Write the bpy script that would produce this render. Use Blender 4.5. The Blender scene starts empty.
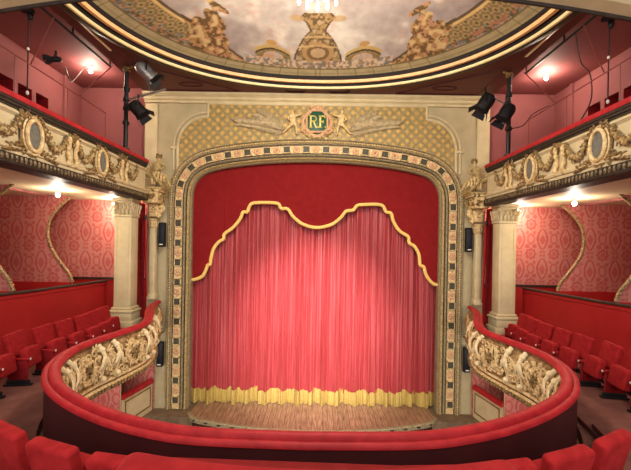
import bpy, bmesh, math, random
import numpy as np
from math import sin, cos, pi, sqrt, atan2, radians
from mathutils import Vector, Matrix, Euler

random.seed(7)
sc = bpy.context.scene
COL = sc.collection

# ------------------------------------------------------------------ mesh helpers
def V(*a): return Vector(a)

class MB:
    """Collects vertices and faces (with a material slot each) into one mesh."""
    def __init__(s): s.v = []; s.f = []; s.m = []
    def add(s, vs, fs, mi=0):
        b = len(s.v)
        s.v += [tuple(p) for p in vs]
        s.f += [tuple(b + i for i in f) for f in fs]
        s.m += [mi] * len(fs)
        return s
    def box(s, x0, x1, y0, y1, z0, z1, mi=0, bevel=0, M=None, seg=2):
        vs = [V(x, y, z) for z in (z0, z1) for y in (y0, y1) for x in (x0, x1)]
        fs = [(0, 2, 3, 1), (4, 5, 7, 6), (0, 1, 5, 4), (2, 6, 7, 3), (0, 4, 6, 2), (1, 3, 7, 5)]
        if bevel: vs, fs = bev(vs, fs, bevel, seg)
        if M is not None: vs = [M @ Vector(p) for p in vs]
        return s.add(vs, fs, mi)
    def slab(s, outline, t, mi=0, bevel=0, M=None, seg=2):
        """2D outline (x, z) extruded along y from -t/2 to t/2"""
        n = len(outline)
        vs = [V(x, -t / 2, z) for x, z in outline] + [V(x, t / 2, z) for x, z in outline]
        fs = [tuple(range(n)), tuple(range(2 * n - 1, n - 1, -1))] + [(i, i + n, (i + 1) % n + n, (i + 1) % n) for i in range(n)]
        if bevel: vs, fs = bev(vs, fs, bevel, seg)
        if M is not None: vs = [M @ Vector(p) for p in vs]
        return s.add(vs, fs, mi)
    def tube(s, pts, r, n=8, closed=False, mi=0, cap=True):
        pts = [Vector(p) for p in pts]; k = len(pts)
        rr = r if callable(r) else (lambda t: r)
        vs = []; fs = []
        up = None
        for i, p in enumerate(pts):
            if closed: t = pts[(i + 1) % k] - pts[i - 1]
            else: t = pts[min(i + 1, k - 1)] - pts[max(i - 1, 0)]
            t.normalize()
            if up is None:
                up = V(0, 0, 1) if abs(t.z) < .9 else V(1, 0, 0)
            a = (up - t * up.dot(t))
            if a.length < 1e-6: a = V(1, 0, 0) - t * t.x
            a.normalize(); b = t.cross(a); up = a
            q = rr(i / max(1, k - 1))
            for j in range(n):
                th = 2 * pi * j / n
                vs.append(p + a * (q * cos(th)) + b * (q * sin(th)))
        for i in range(k if closed else k - 1):
            i2 = (i + 1) % k
            for j in range(n):
                fs.append((i * n + j, i * n + (j + 1) % n, i2 * n + (j + 1) % n, i2 * n + j))
        if cap and not closed:
            fs.append(tuple(range(n - 1, -1, -1))); fs.append(tuple((k - 1) * n + j for j in range(n)))
        return s.add(vs, fs, mi)
    def lathe(s, prof, c=(0, 0, 0), n=16, mi=0, M=None):
        c = Vector(c); vs = []; fs = []
        for r, z in prof:
            for j in range(n):
                th = 2 * pi * j / n
                p = V(r * cos(th), r * sin(th), z)
                vs.append((M @ p if M is not None else p) + c)
        for i in range(len(prof) - 1):
            for j in range(n):
                fs.append((i * n + j, i * n + (j + 1) % n, (i + 1) * n + (j + 1) % n, (i + 1) * n + j))
        fs.append(tuple(range(n - 1, -1, -1))); fs.append(tuple((len(prof) - 1) * n + j for j in range(n)))
        return s.add(vs, fs, mi)
    def blob(s, c, r, n=8, m=6, mi=0, M=None):
        c = Vector(c); r = (r, r, r) if not hasattr(r, '__len__') else r
        vs = []; fs = []
        for i in range(m + 1):
            ph = pi * i / m
            for j in range(n):
                th = 2 * pi * j / n
                p = V(r[0] * sin(ph) * cos(th), r[1] * sin(ph) * sin(th), r[2] * cos(ph))
                vs.append((M @ p if M is not None else p) + c)
        for i in range(m):
            for j in range(n):
                fs.append((i * n + j, (i + 1) * n + j, (i + 1) * n + (j + 1) % n, i * n + (j + 1) % n))
        return s.add(vs, fs, mi)
    def leaf(s, base, d, nrm, L, W, curl=.25, mi=0):
        """an acanthus-like leaf: a bent lobed strip"""
        base, d, nrm = Vector(base), Vector(d).normalized(), Vector(nrm).normalized()
        side = d.cross(nrm).normalized(); vs = []; fs = []; K = 5
        for i in range(K + 1):
            t = i / K
            w = W * (sin(pi * (t * .86 + .1)) ** .8) * (1 - .25 * (i % 2))
            c = base + d * (L * t) + nrm * (curl * L * sin(pi * t) * .5 + .004)
            vs += [c - side * w, c + nrm * (W * .45), c + side * w]
        for i in range(K):
            a = i * 3
            fs += [(a, a + 1, a + 4, a + 3), (a + 1, a + 2, a + 5, a + 4)]
        return s.add(vs, fs, mi)
    def sweep(s, path, nrm, prof, mi=0, closed=False, segmi=None, caps=True):
        """profile points (n, z) swept along a 3D path; nrm[i] is the outward direction at each point, z is world up"""
        k = len(path); q = len(prof); vs = []; fs = []; mm = []
        for p, nn in zip(path, nrm):
            for a, z in prof: vs.append(V(p[0], p[1], p[2]) + nn * a + V(0, 0, z))
        for i in range(k - 1):
            for j in range(q if closed else q - 1):
                j2 = (j + 1) % q
                fs.append((i * q + j, i * q + j2, (i + 1) * q + j2, (i + 1) * q + j))
                mm.append(segmi[j] if segmi else mi)
        b = len(s.v)
        s.v += [tuple(p) for p in vs]; s.f += [tuple(b + i for i in f) for f in fs]; s.m += mm
        if closed and caps:
            s.f += [tuple(b + j for j in range(q - 1, -1, -1)), tuple(b + (k - 1) * q + j for j in range(q))]; s.m += [mi, mi]
        return s
    def build(s, name, mats, parent=None, smooth=True, angle=40, fixn=True):
        me = bpy.data.meshes.new(name)
        me.from_pydata(s.v, [], s.f)
        if not isinstance(mats, (list, tuple)): mats = [mats]
        for m in mats: me.materials.append(m)
        me.polygons.foreach_set('material_index', s.m)
        if fixn:
            bm = bmesh.new(); bm.from_mesh(me)
            bmesh.ops.recalc_face_normals(bm, faces=bm.faces)
            bm.to_mesh(me); bm.free()
        if smooth:
            me.polygons.foreach_set('use_smooth', [True] * len(me.polygons))
            me.set_sharp_from_angle(angle=radians(angle))
        me.update()
        o = bpy.data.objects.new(name, me); COL.objects.link(o)
        if parent: o.parent = parent
        return o

def bev(vs, fs, w, seg=2):
    bm = bmesh.new()
    bv = [bm.verts.new(p) for p in vs]
    for f in fs: bm.faces.new([bv[i] for i in f])
    bmesh.ops.recalc_face_normals(bm, faces=bm.faces)
    ed = [e for e in bm.edges if len(e.link_faces) == 2 and e.calc_face_angle(0) > radians(35)]
    bmesh.ops.bevel(bm, geom=ed, offset=w, segments=seg, profile=.5, affect='EDGES', clamp_overlap=True)
    bm.verts.index_update()
    out = [v.co.copy() for v in bm.verts], [tuple(v.index for v in f.verts) for f in bm.faces]
    bm.free(); return out

def rrect(w0, w1, h, r_top, r_bot=.02, n=5):
    """outline of a pad: bottom width w0, top width w1, height h, rounded corners"""
    pts = []
    for cx, cz, r, a0 in ((w0 / 2 - r_bot, r_bot, r_bot, -90), (w1 / 2 - r_top, h - r_top, r_top, 0), (-w1 / 2 + r_top, h - r_top, r_top, 90), (-w0 / 2 + r_bot, r_bot, r_bot, 180)):
        for i in range(n + 1):
            a = radians(a0 + 90 * i / n); pts.append((cx + r * cos(a), cz + r * sin(a)))
    return pts

def crom(pts, per=8, closed=False):
    """Catmull-Rom through points"""
    P = [Vector(p) for p in pts]; out = []; n = len(P)
    for i in range(n if closed else n - 1):
        p0 = P[(i - 1) % n] if closed or i > 0 else P[0] * 2 - P[1]
        p1 = P[i]; p2 = P[(i + 1) % n]
        p3 = P[(i + 2) % n] if closed or i + 2 < n else P[-1] * 2 - P[-2]
        for k in range(per):
            t = k / per
            out.append(.5 * ((2 * p1) + (p2 - p0) * t + (2 * p0 - 5 * p1 + 4 * p2 - p3) * t * t + (3 * p1 - p0 - 3 * p2 + p3) * t ** 3))
    if not closed: out.append(P[-1])
    return out

def resample(P, step):
    out = [P[0].copy()]; acc = 0
    for a, b in zip(P, P[1:]):
        L = (b - a).length
        if L < 1e-9: continue
        t = step - acc
        while t <= L:
            out.append(a.lerp(b, t / L)); t += step
        acc = L - (t - step)
    if (out[-1] - P[-1]).length > step * .3: out.append(P[-1].copy())
    return out

def normals2d(P):
    """left-hand normals in plan of a path"""
    out = []
    for i in range(len(P)):
        t = P[min(i + 1, len(P) - 1)] - P[max(i - 1, 0)]; t.z = 0; t.normalize()
        out.append(V(-t.y, t.x, 0))
    return out

# ------------------------------------------------------------------ things, parts, structure
def tag(o, label=None, cat=None, group=None, kind=None):
    if label: o['label'] = label
    if cat: o['category'] = cat
    if group: o['group'] = group
    if kind: o['kind'] = kind
    return o
def thing(name, label, cat, loc=(0, 0, 0), rz=0, group=None):
    o = bpy.data.objects.new(name, None); COL.objects.link(o)
    o.empty_display_size = .1
    o.location = loc; o.rotation_euler = (0, 0, rz)
    return tag(o, label, cat, group)
def struct(o): o['kind'] = 'structure'; return o
def dup(o, parent=None):
    c = o.copy(); COL.objects.link(c)
    if parent: c.parent = parent
    for ch in list(o.children): dup(ch, c)
    return c
ORD = ['first', 'second', 'third', 'fourth', 'fifth', 'sixth', 'seventh', 'eighth', 'ninth', 'tenth', 'eleventh', 'twelfth']

# ------------------------------------------------------------------ materials
def lin(c):
    return tuple(((x / 255) / 12.92 if x / 255 <= .04045 else ((x / 255 + .055) / 1.055) ** 2.4) for x in c) + (1,)

def mat(name, c1, c2=None, scale=8, rough=.6, metal=0, bump=0, bscale=None, spread=.5, sheen=0, emit=0, stretch=None, spec=.3, detail=4):
    m = bpy.data.materials.new(name); m.use_nodes = True
    nt = m.node_tree; N = nt.nodes; L = nt.links
    b = N['Principled BSDF']
    b.inputs['Roughness'].default_value = rough; b.inputs['Metallic'].default_value = metal
    b.inputs['Specular IOR Level'].default_value = spec
    tc = N.new('ShaderNodeTexCoord'); src = tc.outputs['Object']
    if stretch:
        mp = N.new('ShaderNodeMapping'); mp.inputs['Scale'].default_value = stretch
        L.new(src, mp.inputs['Vector']); src = mp.outputs['Vector']
    if c2:
        n = N.new('ShaderNodeTexNoise'); n.inputs['Scale'].default_value = scale; n.inputs['Detail'].default_value = detail
        L.new(src, n.inputs['Vector'])
        r = N.new('ShaderNodeValToRGB')
        r.color_ramp.elements[0].position = .5 - spread / 2; r.color_ramp.elements[1].position = .5 + spread / 2
        r.color_ramp.elements[0].color = lin(c1); r.color_ramp.elements[1].color = lin(c2)
        L.new(n.outputs['Fac'], r.inputs['Fac']); L.new(r.outputs['Color'], b.inputs['Base Color'])
    else: b.inputs['Base Color'].default_value = lin(c1)
    if sheen:
        b.inputs['Sheen Weight'].default_value = sheen; b.inputs['Sheen Roughness'].default_value = .4
        b.inputs['Sheen Tint'].default_value = lin((255, 120, 110))
    if bump:
        n2 = N.new('ShaderNodeTexNoise'); n2.inputs['Scale'].default_value = bscale or scale * 4; n2.inputs['Detail'].default_value = 3
        L.new(src, n2.inputs['Vector'])
        bp = N.new('ShaderNodeBump'); bp.inputs['Strength'].default_value = bump; bp.inputs['Distance'].default_value = .02
        L.new(n2.outputs['Fac'], bp.inputs['Height']); L.new(bp.outputs['Normal'], b.inputs['Normal'])
    if emit:
        b.inputs['Emission Color'].default_value = lin(c1); b.inputs['Emission Strength'].default_value = emit
    return m

def attr_mat(name, attr='paint', rough=.8, nscale=14, namt=.25):
    """colours come from a per-vertex attribute of the mesh, broken up with noise"""
    m = bpy.data.materials.new(name); m.use_nodes = True
    nt = m.node_tree; N = nt.nodes; L = nt.links; b = N['Principled BSDF']
    b.inputs['Roughness'].default_value = rough; b.inputs['Specular IOR Level'].default_value = .2
    a = N.new('ShaderNodeAttribute'); a.attribute_name = attr
    tc = N.new('ShaderNodeTexCoord')
    n = N.new('ShaderNodeTexNoise'); n.inputs['Scale'].default_value = nscale; n.inputs['Detail'].default_value = 6
    L.new(tc.outputs['Object'], n.inputs['Vector'])
    r = N.new('ShaderNodeValToRGB')
    r.color_ramp.elements[0].position = .3; r.color_ramp.elements[1].position = .7
    lo = 1 - namt; r.color_ramp.elements[0].color = (lo, lo, lo, 1); r.color_ramp.elements[1].color = (1, 1, 1, 1)
    L.new(n.outputs['Fac'], r.inputs['Fac'])
    mx = N.new('ShaderNodeMix'); mx.data_type = 'RGBA'; mx.blend_type = 'MULTIPLY'; mx.inputs['Factor'].default_value = 1
    L.new(a.outputs['Color'], mx.inputs['A']); L.new(r.outputs['Color'], mx.inputs['B'])
    L.new(mx.outputs['Result'], b.inputs['Base Color'])
    return m

def paint(o, cols):
    me = o.data; a = me.color_attributes.new('paint', 'FLOAT_COLOR', 'POINT')
    c = np.ones((len(me.vertices), 4), dtype=np.float32); c[:, :3] = cols
    a.data.foreach_set('color', c.ravel())
def nlin(c):
    return np.array(lin(c)[:3])

M = {}
M['velvet'] = mat('red velvet', (138, 24, 28), (172, 40, 42), scale=9, rough=.85, sheen=.15, bump=.15, bscale=260, spec=.1)
M['velvet_dark'] = mat('dark red velvet', (116, 20, 26), (146, 32, 36), scale=6, rough=.9, sheen=.2, spec=.1)
M['rail_velvet'] = mat('worn red velvet of rails', (150, 24, 32), (186, 42, 48), scale=7, rough=.55, sheen=.15, bump=.1, bscale=120, spec=.25)
M['curtain'] = mat('red stage curtain velour', (146, 40, 46), (178, 72, 75), scale=3, rough=.46, sheen=.6, stretch=(6, 6, .3), spec=.55)
M['pelmet'] = mat('deep red pelmet cloth', (122, 24, 26), (134, 30, 32), scale=5, rough=.9, sheen=.1, spec=.1)
M['gold_braid'] = mat('gold braid', (226, 178, 84), (255, 226, 140), scale=40, rough=.5, bump=.4, bscale=120)
M['fringe'] = mat('golden yellow fringe', (172, 140, 62), (218, 196, 118), scale=14, rough=.8, stretch=(8, 8, .6), bump=.6, bscale=60)
M['cream'] = mat('cream painted plaster', (196, 178, 136), (216, 200, 160), scale=3, rough=.6, bump=.05, bscale=40)
M['stone'] = mat('greyish cream plaster', (172, 158, 122), (192, 178, 142), scale=2.5, rough=.7, bump=.05)
M['ivory'] = mat('ivory gilt relief', (186, 150, 94), (240, 216, 164), scale=16, rough=.5, bump=.3, bscale=50, spread=.4)
M['tan'] = mat('tan shaded relief ground', (112, 82, 48), (186, 152, 104), scale=11, rough=.6, bump=.3, bscale=40, spread=.4)  # brown under-layer: shade between the reliefs put into the colour
M['bronze'] = mat('bronzed gilt leafwork', (56, 42, 28), (168, 134, 82), scale=22, rough=.5, bump=.4, bscale=60, spread=.36)
M['old_gold'] = mat('old gold moulding', (142, 116, 72), (206, 182, 126), scale=18, rough=.5, bump=.25, bscale=50, spread=.4)
M['grey_gold'] = mat('grey silvered moulding', (118, 104, 78), (176, 162, 126), scale=20, rough=.5, bump=.25, bscale=60, spread=.4)
M['coffer'] = mat('dark green grey coffer', (58, 56, 46), (84, 80, 64), scale=20, rough=.5)
M['rose'] = mat('rose tinted rosette', (190, 138, 98), (226, 186, 146), scale=20, rough=.6)
M['bead'] = mat('dark bead moulding', (50, 42, 30), (146, 122, 84), scale=24, rough=.5, spread=.3)
M['black_line'] = mat('blackened moulding', (38, 30, 26), (66, 54, 44), scale=10, rough=.5)
M['pink_wall'] = mat('dusty red painted wall', (132, 74, 74), (146, 84, 83), scale=1.2, rough=.75, bump=.05, bscale=30)
M['pink_ceiling'] = mat('dusty red painted ceiling', (128, 66, 66), (140, 76, 75), scale=1.2, rough=.75)
M['brown_ceiling'] = mat('wine brown ceiling', (96, 52, 46), (112, 62, 54), scale=1.1, rough=.55, bump=.04, bscale=20)
M['maroon'] = mat('dark maroon painted board', (58, 20, 22), (70, 27, 28), scale=2, rough=.6)
M['dark_room'] = mat('dark unlit interior', (34, 14, 18), rough=.9)  # near-black colour stands for the darkness of unlit interiors
M['carpet'] = mat('brown carpet', (104, 62, 54), (130, 82, 70), scale=5, rough=.95, bump=.4, bscale=150)
M['apron'] = mat('worn grey brown boards', (98, 80, 62), (134, 112, 88), scale=5, rough=.6)
M['red_panel'] = mat('red lacquered parapet panel', (164, 32, 32), (182, 42, 40), scale=1.5, rough=.5, spec=.3)
M['soffit'] = mat('cream soffit', (214, 190, 150), (226, 206, 168), scale=2, rough=.6)
M['black'] = mat('black painted metal', (16, 15, 17), (30, 28, 30), scale=20, rough=.45)
M['silver'] = mat('silver lamp housing', (150, 150, 152), (196, 196, 198), scale=10, rough=.3, metal=.8)
M['lens'] = mat('dim lens glass', (70, 76, 90), rough=.1)
M['grill'] = mat('black loudspeaker grill', (14, 15, 22), (36, 40, 56), scale=60, rough=.5)
M['white_tag'] = mat('white enamel number plate', (240, 236, 226), rough=.35)
M['bulb'] = mat('glowing warm bulb', (255, 236, 200), rough=.3, emit=40)
M['palm'] = mat('grey gilt palm', (156, 138, 104), (216, 196, 156), scale=12, rough=.5)
M['bulb_soft'] = mat('lamp glass', (255, 240, 214), rough=.3, emit=6)
M['brass'] = mat('aged brass', (150, 110, 50), (200, 160, 84), scale=20, rough=.35, metal=.7)
M['shield'] = mat('dark green shield', (30, 70, 52), (44, 92, 66), scale=14, rough=.45)
M['letters'] = mat('pale yellow lettering', (236, 216, 110), rough=.4)
M['oval'] = mat('slate grey medallion', (92, 92, 86), (128, 126, 116), scale=14, rough=.5)
M['rib'] = mat('pale cream rib', (214, 190, 140), (244, 228, 186), scale=14, rough=.5, bump=.2)
M['rope'] = mat('gilt rope', (84, 62, 42), (190, 160, 110), scale=30, rough=.5, spread=.3)
M['cable'] = mat('dull red metal rail', (118, 56, 52), rough=.5)
M['cable_dark'] = mat('dark cable', (44, 24, 26), rough=.6)
M['ring_green'] = mat('dark olive ceiling moulding', (44, 40, 26), (78, 72, 48), scale=6, rough=.5)
M['ring_cream'] = mat('pale gilt ceiling moulding', (222, 202, 140), (240, 224, 170), scale=8, rough=.45)
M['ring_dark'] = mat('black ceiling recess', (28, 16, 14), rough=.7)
M['ring_orange'] = mat('apricot ceiling moulding', (226, 172, 112), (242, 196, 140), scale=8, rough=.5)
M['crystal'] = mat('white crystal drops', (246, 244, 236), rough=.08, emit=1.6)  # emission added for sparkle; the drops themselves are no lamps
M['paint_dome'] = attr_mat('painted ceiling', rough=.9, nscale=5, namt=.22)
M['damask'] = attr_mat('damask wallpaper', rough=.8, nscale=30, namt=.12)

def wood_mat():
    m = bpy.data.materials.new('stage boards'); m.use_nodes = True
    nt = m.node_tree; N = nt.nodes; L = nt.links; b = N['Principled BSDF']
    b.inputs['Roughness'].default_value = .5
    tc = N.new('ShaderNodeTexCoord'); mp = N.new('ShaderNodeMapping'); mp.inputs['Scale'].default_value = (14, 1.2, 1)
    L.new(tc.outputs['Object'], mp.inputs['Vector'])
    n = N.new('ShaderNodeTexNoise'); n.inputs['Scale'].default_value = 2.2; n.inputs['Detail'].default_value = 6; L.new(mp.outputs['Vector'], n.inputs['Vector'])
    r = N.new('ShaderNodeValToRGB'); r.color_ramp.elements[0].position = .3; r.color_ramp.elements[1].position = .7
    r.color_ramp.elements[0].color = lin((120, 88, 66)); r.color_ramp.elements[1].color = lin((186, 148, 116))
    L.new(n.outputs['Fac'], r.inputs['Fac'])
    w = N.new('ShaderNodeTexBrick'); w.inputs['Scale'].default_value = 1; w.inputs['Brick Width'].default_value = 30; w.inputs['Row Height'].default_value = .16
    w.inputs['Mortar Size'].default_value = .006; w.inputs['Color1'].default_value = (1, 1, 1, 1); w.inputs['Color2'].default_value = (.82, .82, .82, 1); w.inputs['Mortar'].default_value = (.25, .2, .16, 1)
    mp2 = N.new('ShaderNodeMapping'); mp2.inputs['Rotation'].default_value = (0, 0, pi / 2); L.new(tc.outputs['Object'], mp2.inputs['Vector']); L.new(mp2.outputs['Vector'], w.inputs['Vector'])
    mx = N.new('ShaderNodeMix'); mx.data_type = 'RGBA'; mx.blend_type = 'MULTIPLY'; mx.inputs['Factor'].default_value = 1
    L.new(r.outputs['Color'], mx.inputs['A']); L.new(w.outputs['Color'], mx.inputs['B']); L.new(mx.outputs['Result'], b.inputs['Base Color'])
    return m
M['wood'] = wood_mat()

def mosaic_mat():
    """diamond lattice of grey green lines with a gilt disc in each cell"""
    m = bpy.data.materials.new('gilt lattice mosaic'); m.use_nodes = True
    nt = m.node_tree; N = nt.nodes; L = nt.links; b = N['Principled BSDF']; b.inputs['Roughness'].default_value = .55
    tc = N.new('ShaderNodeTexCoord'); sp = N.new('ShaderNodeSeparateXYZ'); L.new(tc.outputs['Object'], sp.inputs[0])
    def mth(op, a, c=None):
        n = N.new('ShaderNodeMath'); n.operation = op
        for i, x in enumerate((a, c)):
            if x is None: continue
            if isinstance(x, (int, float)): n.inputs[i].default_value = x
            else: L.new(x, n.inputs[i])
        return n.outputs[0]
    p = .285
    u = mth('DIVIDE', mth('ADD', sp.outputs['X'], sp.outputs['Z']), p); v = mth('DIVIDE', mth('SUBTRACT', sp.outputs['X'], sp.outputs['Z']), p)
    fu = mth('SUBTRACT', mth('FRACT', u), .5); fv = mth('SUBTRACT', mth('FRACT', v), .5)
    d = mth('SQRT', mth('ADD', mth('MULTIPLY', fu, fu), mth('MULTIPLY', fv, fv)))
    disc = mth('LESS_THAN', d, .27)
    mxx = mth('MAXIMUM', mth('ABSOLUTE', fu), mth('ABSOLUTE', fv)); line = mth('GREATER_THAN', mxx, .43)
    n = N.new('ShaderNodeTexNoise'); n.inputs['Scale'].default_value = 9; n.inputs['Detail'].default_value = 5; L.new(tc.outputs['Object'], n.inputs['Vector'])
    def ramp(a, c):
        r = N.new('ShaderNodeValToRGB'); r.color_ramp.elements[0].position = .35; r.color_ramp.elements[1].position = .65
        r.color_ramp.elements[0].color = lin(a); r.color_ramp.elements[1].color = lin(c); L.new(n.outputs['Fac'], r.inputs['Fac']); return r.outputs['Color']
    def mix(f, a, c):
        x = N.new('ShaderNodeMix'); x.data_type = 'RGBA'; L.new(f, x.inputs['Factor']); L.new(a, x.inputs['A']); L.new(c, x.inputs['B']); return x.outputs['Result']
    c0 = mix(line, ramp((150, 128, 78), (176, 152, 100)), ramp((126, 114, 78), (154, 138, 96)))
    c1 = mix(disc, c0, ramp((190, 148, 66), (216, 178, 98)))
    L.new(c1, b.inputs['Base Color'])
    return m
M['mosaic'] = mosaic_mat()

# ------------------------------------------------------------------ painted patterns
def damask(u, v):
    """red damask motif on a paler ground: rosettes in rows with ogee leaves between; returns linear colours"""
    a, b = .72, .93
    fg = np.zeros_like(u)
    def cell(ou, ov):
        x = (u + ou) / a; y = (v + ov) / b
        return (x - np.floor(x) - .5) * a, (y - np.floor(y) - .5) * b
    x, y = cell(0, 0); r = np.hypot(x, y); th = np.arctan2(y, x)
    fg = np.maximum(fg, (np.abs(r - (.135 + .022 * np.cos(8 * th))) < .03) * 1.)
    fg = np.maximum(fg, (r < .07 + .02 * np.cos(6 * th)) * .7)
    for ou, ov in ((a / 2, b / 2),):
        x, y = cell(ou, ov); ax = np.abs(x)
        w = .15 * np.cos(np.clip(y / .34, -1, 1) * pi / 2) ** .8
        fg = np.maximum(fg, ((np.abs(ax - w) < .026) & (np.abs(y) < .33)) * 1.)
        w2 = .085 * np.cos(np.clip((y + .03) / .17, -1, 1) * pi / 2)
        fg = np.maximum(fg, (ax < w2) * .75)
        fg = np.maximum(fg, (np.hypot(ax - .25, y + .23) < .07) * .8)
        fg = np.maximum(fg, (np.hypot(ax - .25, y - .2) < .05) * .7)
    x, y = cell(a / 2, 0); fg = np.maximum(fg, (np.hypot(np.abs(x) - .05, np.abs(y) - .06) < .045) * .7)
    x, y = cell(0, b / 2); fg = np.maximum(fg, (np.abs(np.hypot(x, y * .7) - .1) < .022) * .8)
    g = nlin((202, 132, 122)); f = nlin((190, 84, 82))
    return g[None, :] * (1 - fg[:, None]) + f[None, :] * fg[:, None]

def grid_panel(name, P, nu, nv, parent=None, uvfun=None, colfun=damask, material=None):
    """a sheet P(i/nu, j/nv) painted from its own world position"""
    vs = [P(i / nu, j / nv) for j in range(nv + 1) for i in range(nu + 1)]
    fs = [(j * (nu + 1) + i, j * (nu + 1) + i + 1, (j + 1) * (nu + 1) + i + 1, (j + 1) * (nu + 1) + i) for j in range(nv) for i in range(nu)]
    mb = MB(); mb.add(vs, fs)
    o = mb.build(name, material or M['damask'], parent, smooth=False, fixn=False)
    A = np.array([tuple(v) for v in vs])
    u, v = (A[:, 0] + A[:, 1] * .97, A[:, 2]) if uvfun is None else uvfun(A)
    paint(o, colfun(u, v))
    return o

# ------------------------------------------------------------------ the shell of the room
YP = 11.25          # front face of the proscenium wall
ZC = 10.9           # main ceiling
ZR = 4.40           # top of the balcony rail
ZF = 3.55           # balcony floor
XG = 5.06           # face of the upper galleries
XW = 7.6            # outer wall of the upper galleries

# opening of the proscenium: right half, from floor to crown
half = [(3.93, .95), (3.93, 3.0), (3.93, 5.0), (3.93, 6.8), (3.93, 7.45), (3.9, 7.9), (3.76, 8.2), (3.5, 8.4), (3.1, 8.53), (2.5, 8.64), (1.7, 8.74), (.85, 8.8), (0, 8.82)]
right_curve = crom([V(x, 0, z) for x, z in half], 8)
left_curve = [V(-p.x, 0, p.z) for p in right_curve][::-1]
arch = resample(right_curve + left_curve[1:], .07)
def arch_norm(P):
    out = []
    for i in range(len(P)):
        t = P[min(i + 1, len(P) - 1)] - P[max(i - 1, 0)]; t.normalize(); out.append(V(t.z, 0, -t.x))
    return out
arch_n = arch_norm(arch)      # points away from the opening
def arch_off(d): return [p + n * d for p, n in zip(arch, arch_n)]

def ngon_wall(name, loop, y0, y1, m):
    mb = MB(); n = len(loop)
    vs = [V(x, y0, z) for x, z in loop] + [V(x, y1, z) for x, z in loop]
    fs = [tuple(range(n)), tuple(range(2 * n - 1, n - 1, -1))] + [(i, i + n, (i + 1) % n + n, (i + 1) % n) for i in range(n)]
    mb.add(vs, fs); o = mb.build(name, m, smooth=False)
    bm = bmesh.new(); bm.from_mesh(o.data)
    bmesh.ops.triangulate(bm, faces=[f for f in bm.faces if len(f.verts) > 4]); bm.to_mesh(o.data); bm.free()
    return o

ao = arch_off(.02)
loop = [(5.47, 0), (5.47, ZC), (-5.47, ZC), (-5.47, 0)] + [(p.x, p.z) for p in ao[::-1]]
loop = [(5.47, 0), (5.47, ZC), (-5.47, ZC), (-5.47, 0), (-3.95, 0)] + [(p.x, p.z) for p in ao[::-1]] + [(3.95, 0)]
struct(ngon_wall('wall_proscenium', loop, YP, YP + .3, M['stone']))

# arch frame: bands run along the opening, nearest band first
def arch_band(mb, d0, d1, y_out, mi, bulge=.0):
    prof = []
    for k in range(7):
        t = k / 6
        prof.append((d0 + (d1 - d0) * t, y_out - bulge * sin(pi * t)))
    vs = []; fs = []; q = len(prof)
    for p, n in zip(arch, arch_n):
        for a, y in prof: vs.append(V(p.x + n.x * a, y, p.z + n.z * a))
    for i in range(len(arch) - 1):
        for j in range(q - 1): fs.append((i * q + j, i * q + j + 1, (i + 1) * q + j + 1, (i + 1) * q + j))
    mb.add(vs, fs, mi)
fr = MB()
arch_band(fr, -.0, .0, YP, 1)
for d0, d1, y, mi, bl in ((.0, .06, YP + .02, 1, .07), (.06, .15, YP - .02, 0, .09), (.15, .18, YP - .01, 2, 0), (.18, .25, YP - .03, 1, .06), (.25, .27, YP - .02, 2, 0),
                          (.27, .51, YP - .06, 3, .0), (.51, .54, YP - .06, 2, 0), (.54, .6, YP - .06, 1, .05), (.6, .67, YP - .05, 0, .03), (.67, .74, YP - .02, 1, .07)):
    arch_band(fr, d0, d1, y, mi, bl)
# reveal back to the curtain line
vs = []; fs = []
for p, n in zip(arch, arch_n):
    vs += [V(p.x, YP + .02, p.z), V(p.x + n.x * .02, YP + .3, p.z + n.z * .02)]
for i in range(len(arch) - 1): fs.append((2 * i, 2 * i + 1, 2 * i + 3, 2 * i + 2))
fr.add(vs, fs, 1)
# pearls on the outer bands
for d, st, r in ((.635, .08, .027),):
    P = resample(arch_off(d), st)
    for p in P: fr.blob((p.x, YP - .085, p.z), (r, r, r), 6, 4, 4)
frame = struct(fr.build('trim_proscenium', [M['old_gold'], M['grey_gold'], M['black_line'], M['ivory'], M['ivory']], fixn=True, angle=50))
mid = resample(arch_off(.39), .31)
mn = arch_norm(mid)
co = MB(); ro = MB(); k = 0
for i, (p, n) in enumerate(zip(mid, mn)):
    t = V(n.z, 0, -n.x)
    if p.z < 1.2: continue
    if i % 2:
        R = Matrix(((t.x, 0, n.x, p.x), (0, 1, 0, YP - .07), (t.z, 0, n.z, p.z), (0, 0, 0, 1)))
        co.box(-.1, .1, -.012, .02, -.09, .09, 0, M=R)
        for a, b, c, d in ((-.125, .125, -.115, -.09), (-.125, .125, .09, .115), (-.125, -.1, -.115, .115), (.1, .125, -.115, .115)):
            co.box(a, b, -.03, .02, c, d, 1, M=R)
    else:
        for a in range(8):
            th = a * pi / 4
            ro.blob((p.x + .07 * cos(th), YP - .075, p.z + .07 * sin(th)), (.05, .022, .05), 6, 4, 0)
        ro.blob((p.x, YP - .085, p.z), (.04, .03, .04), 6, 4, 1)
c_ = co.build('square_coffer_pattern', [M['coffer'], M['ivory']], frame, smooth=False); struct(c_)
c_ = ro.build('rosette_pattern', [M['rose'], M['old_gold']], frame); struct(c_)

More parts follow.
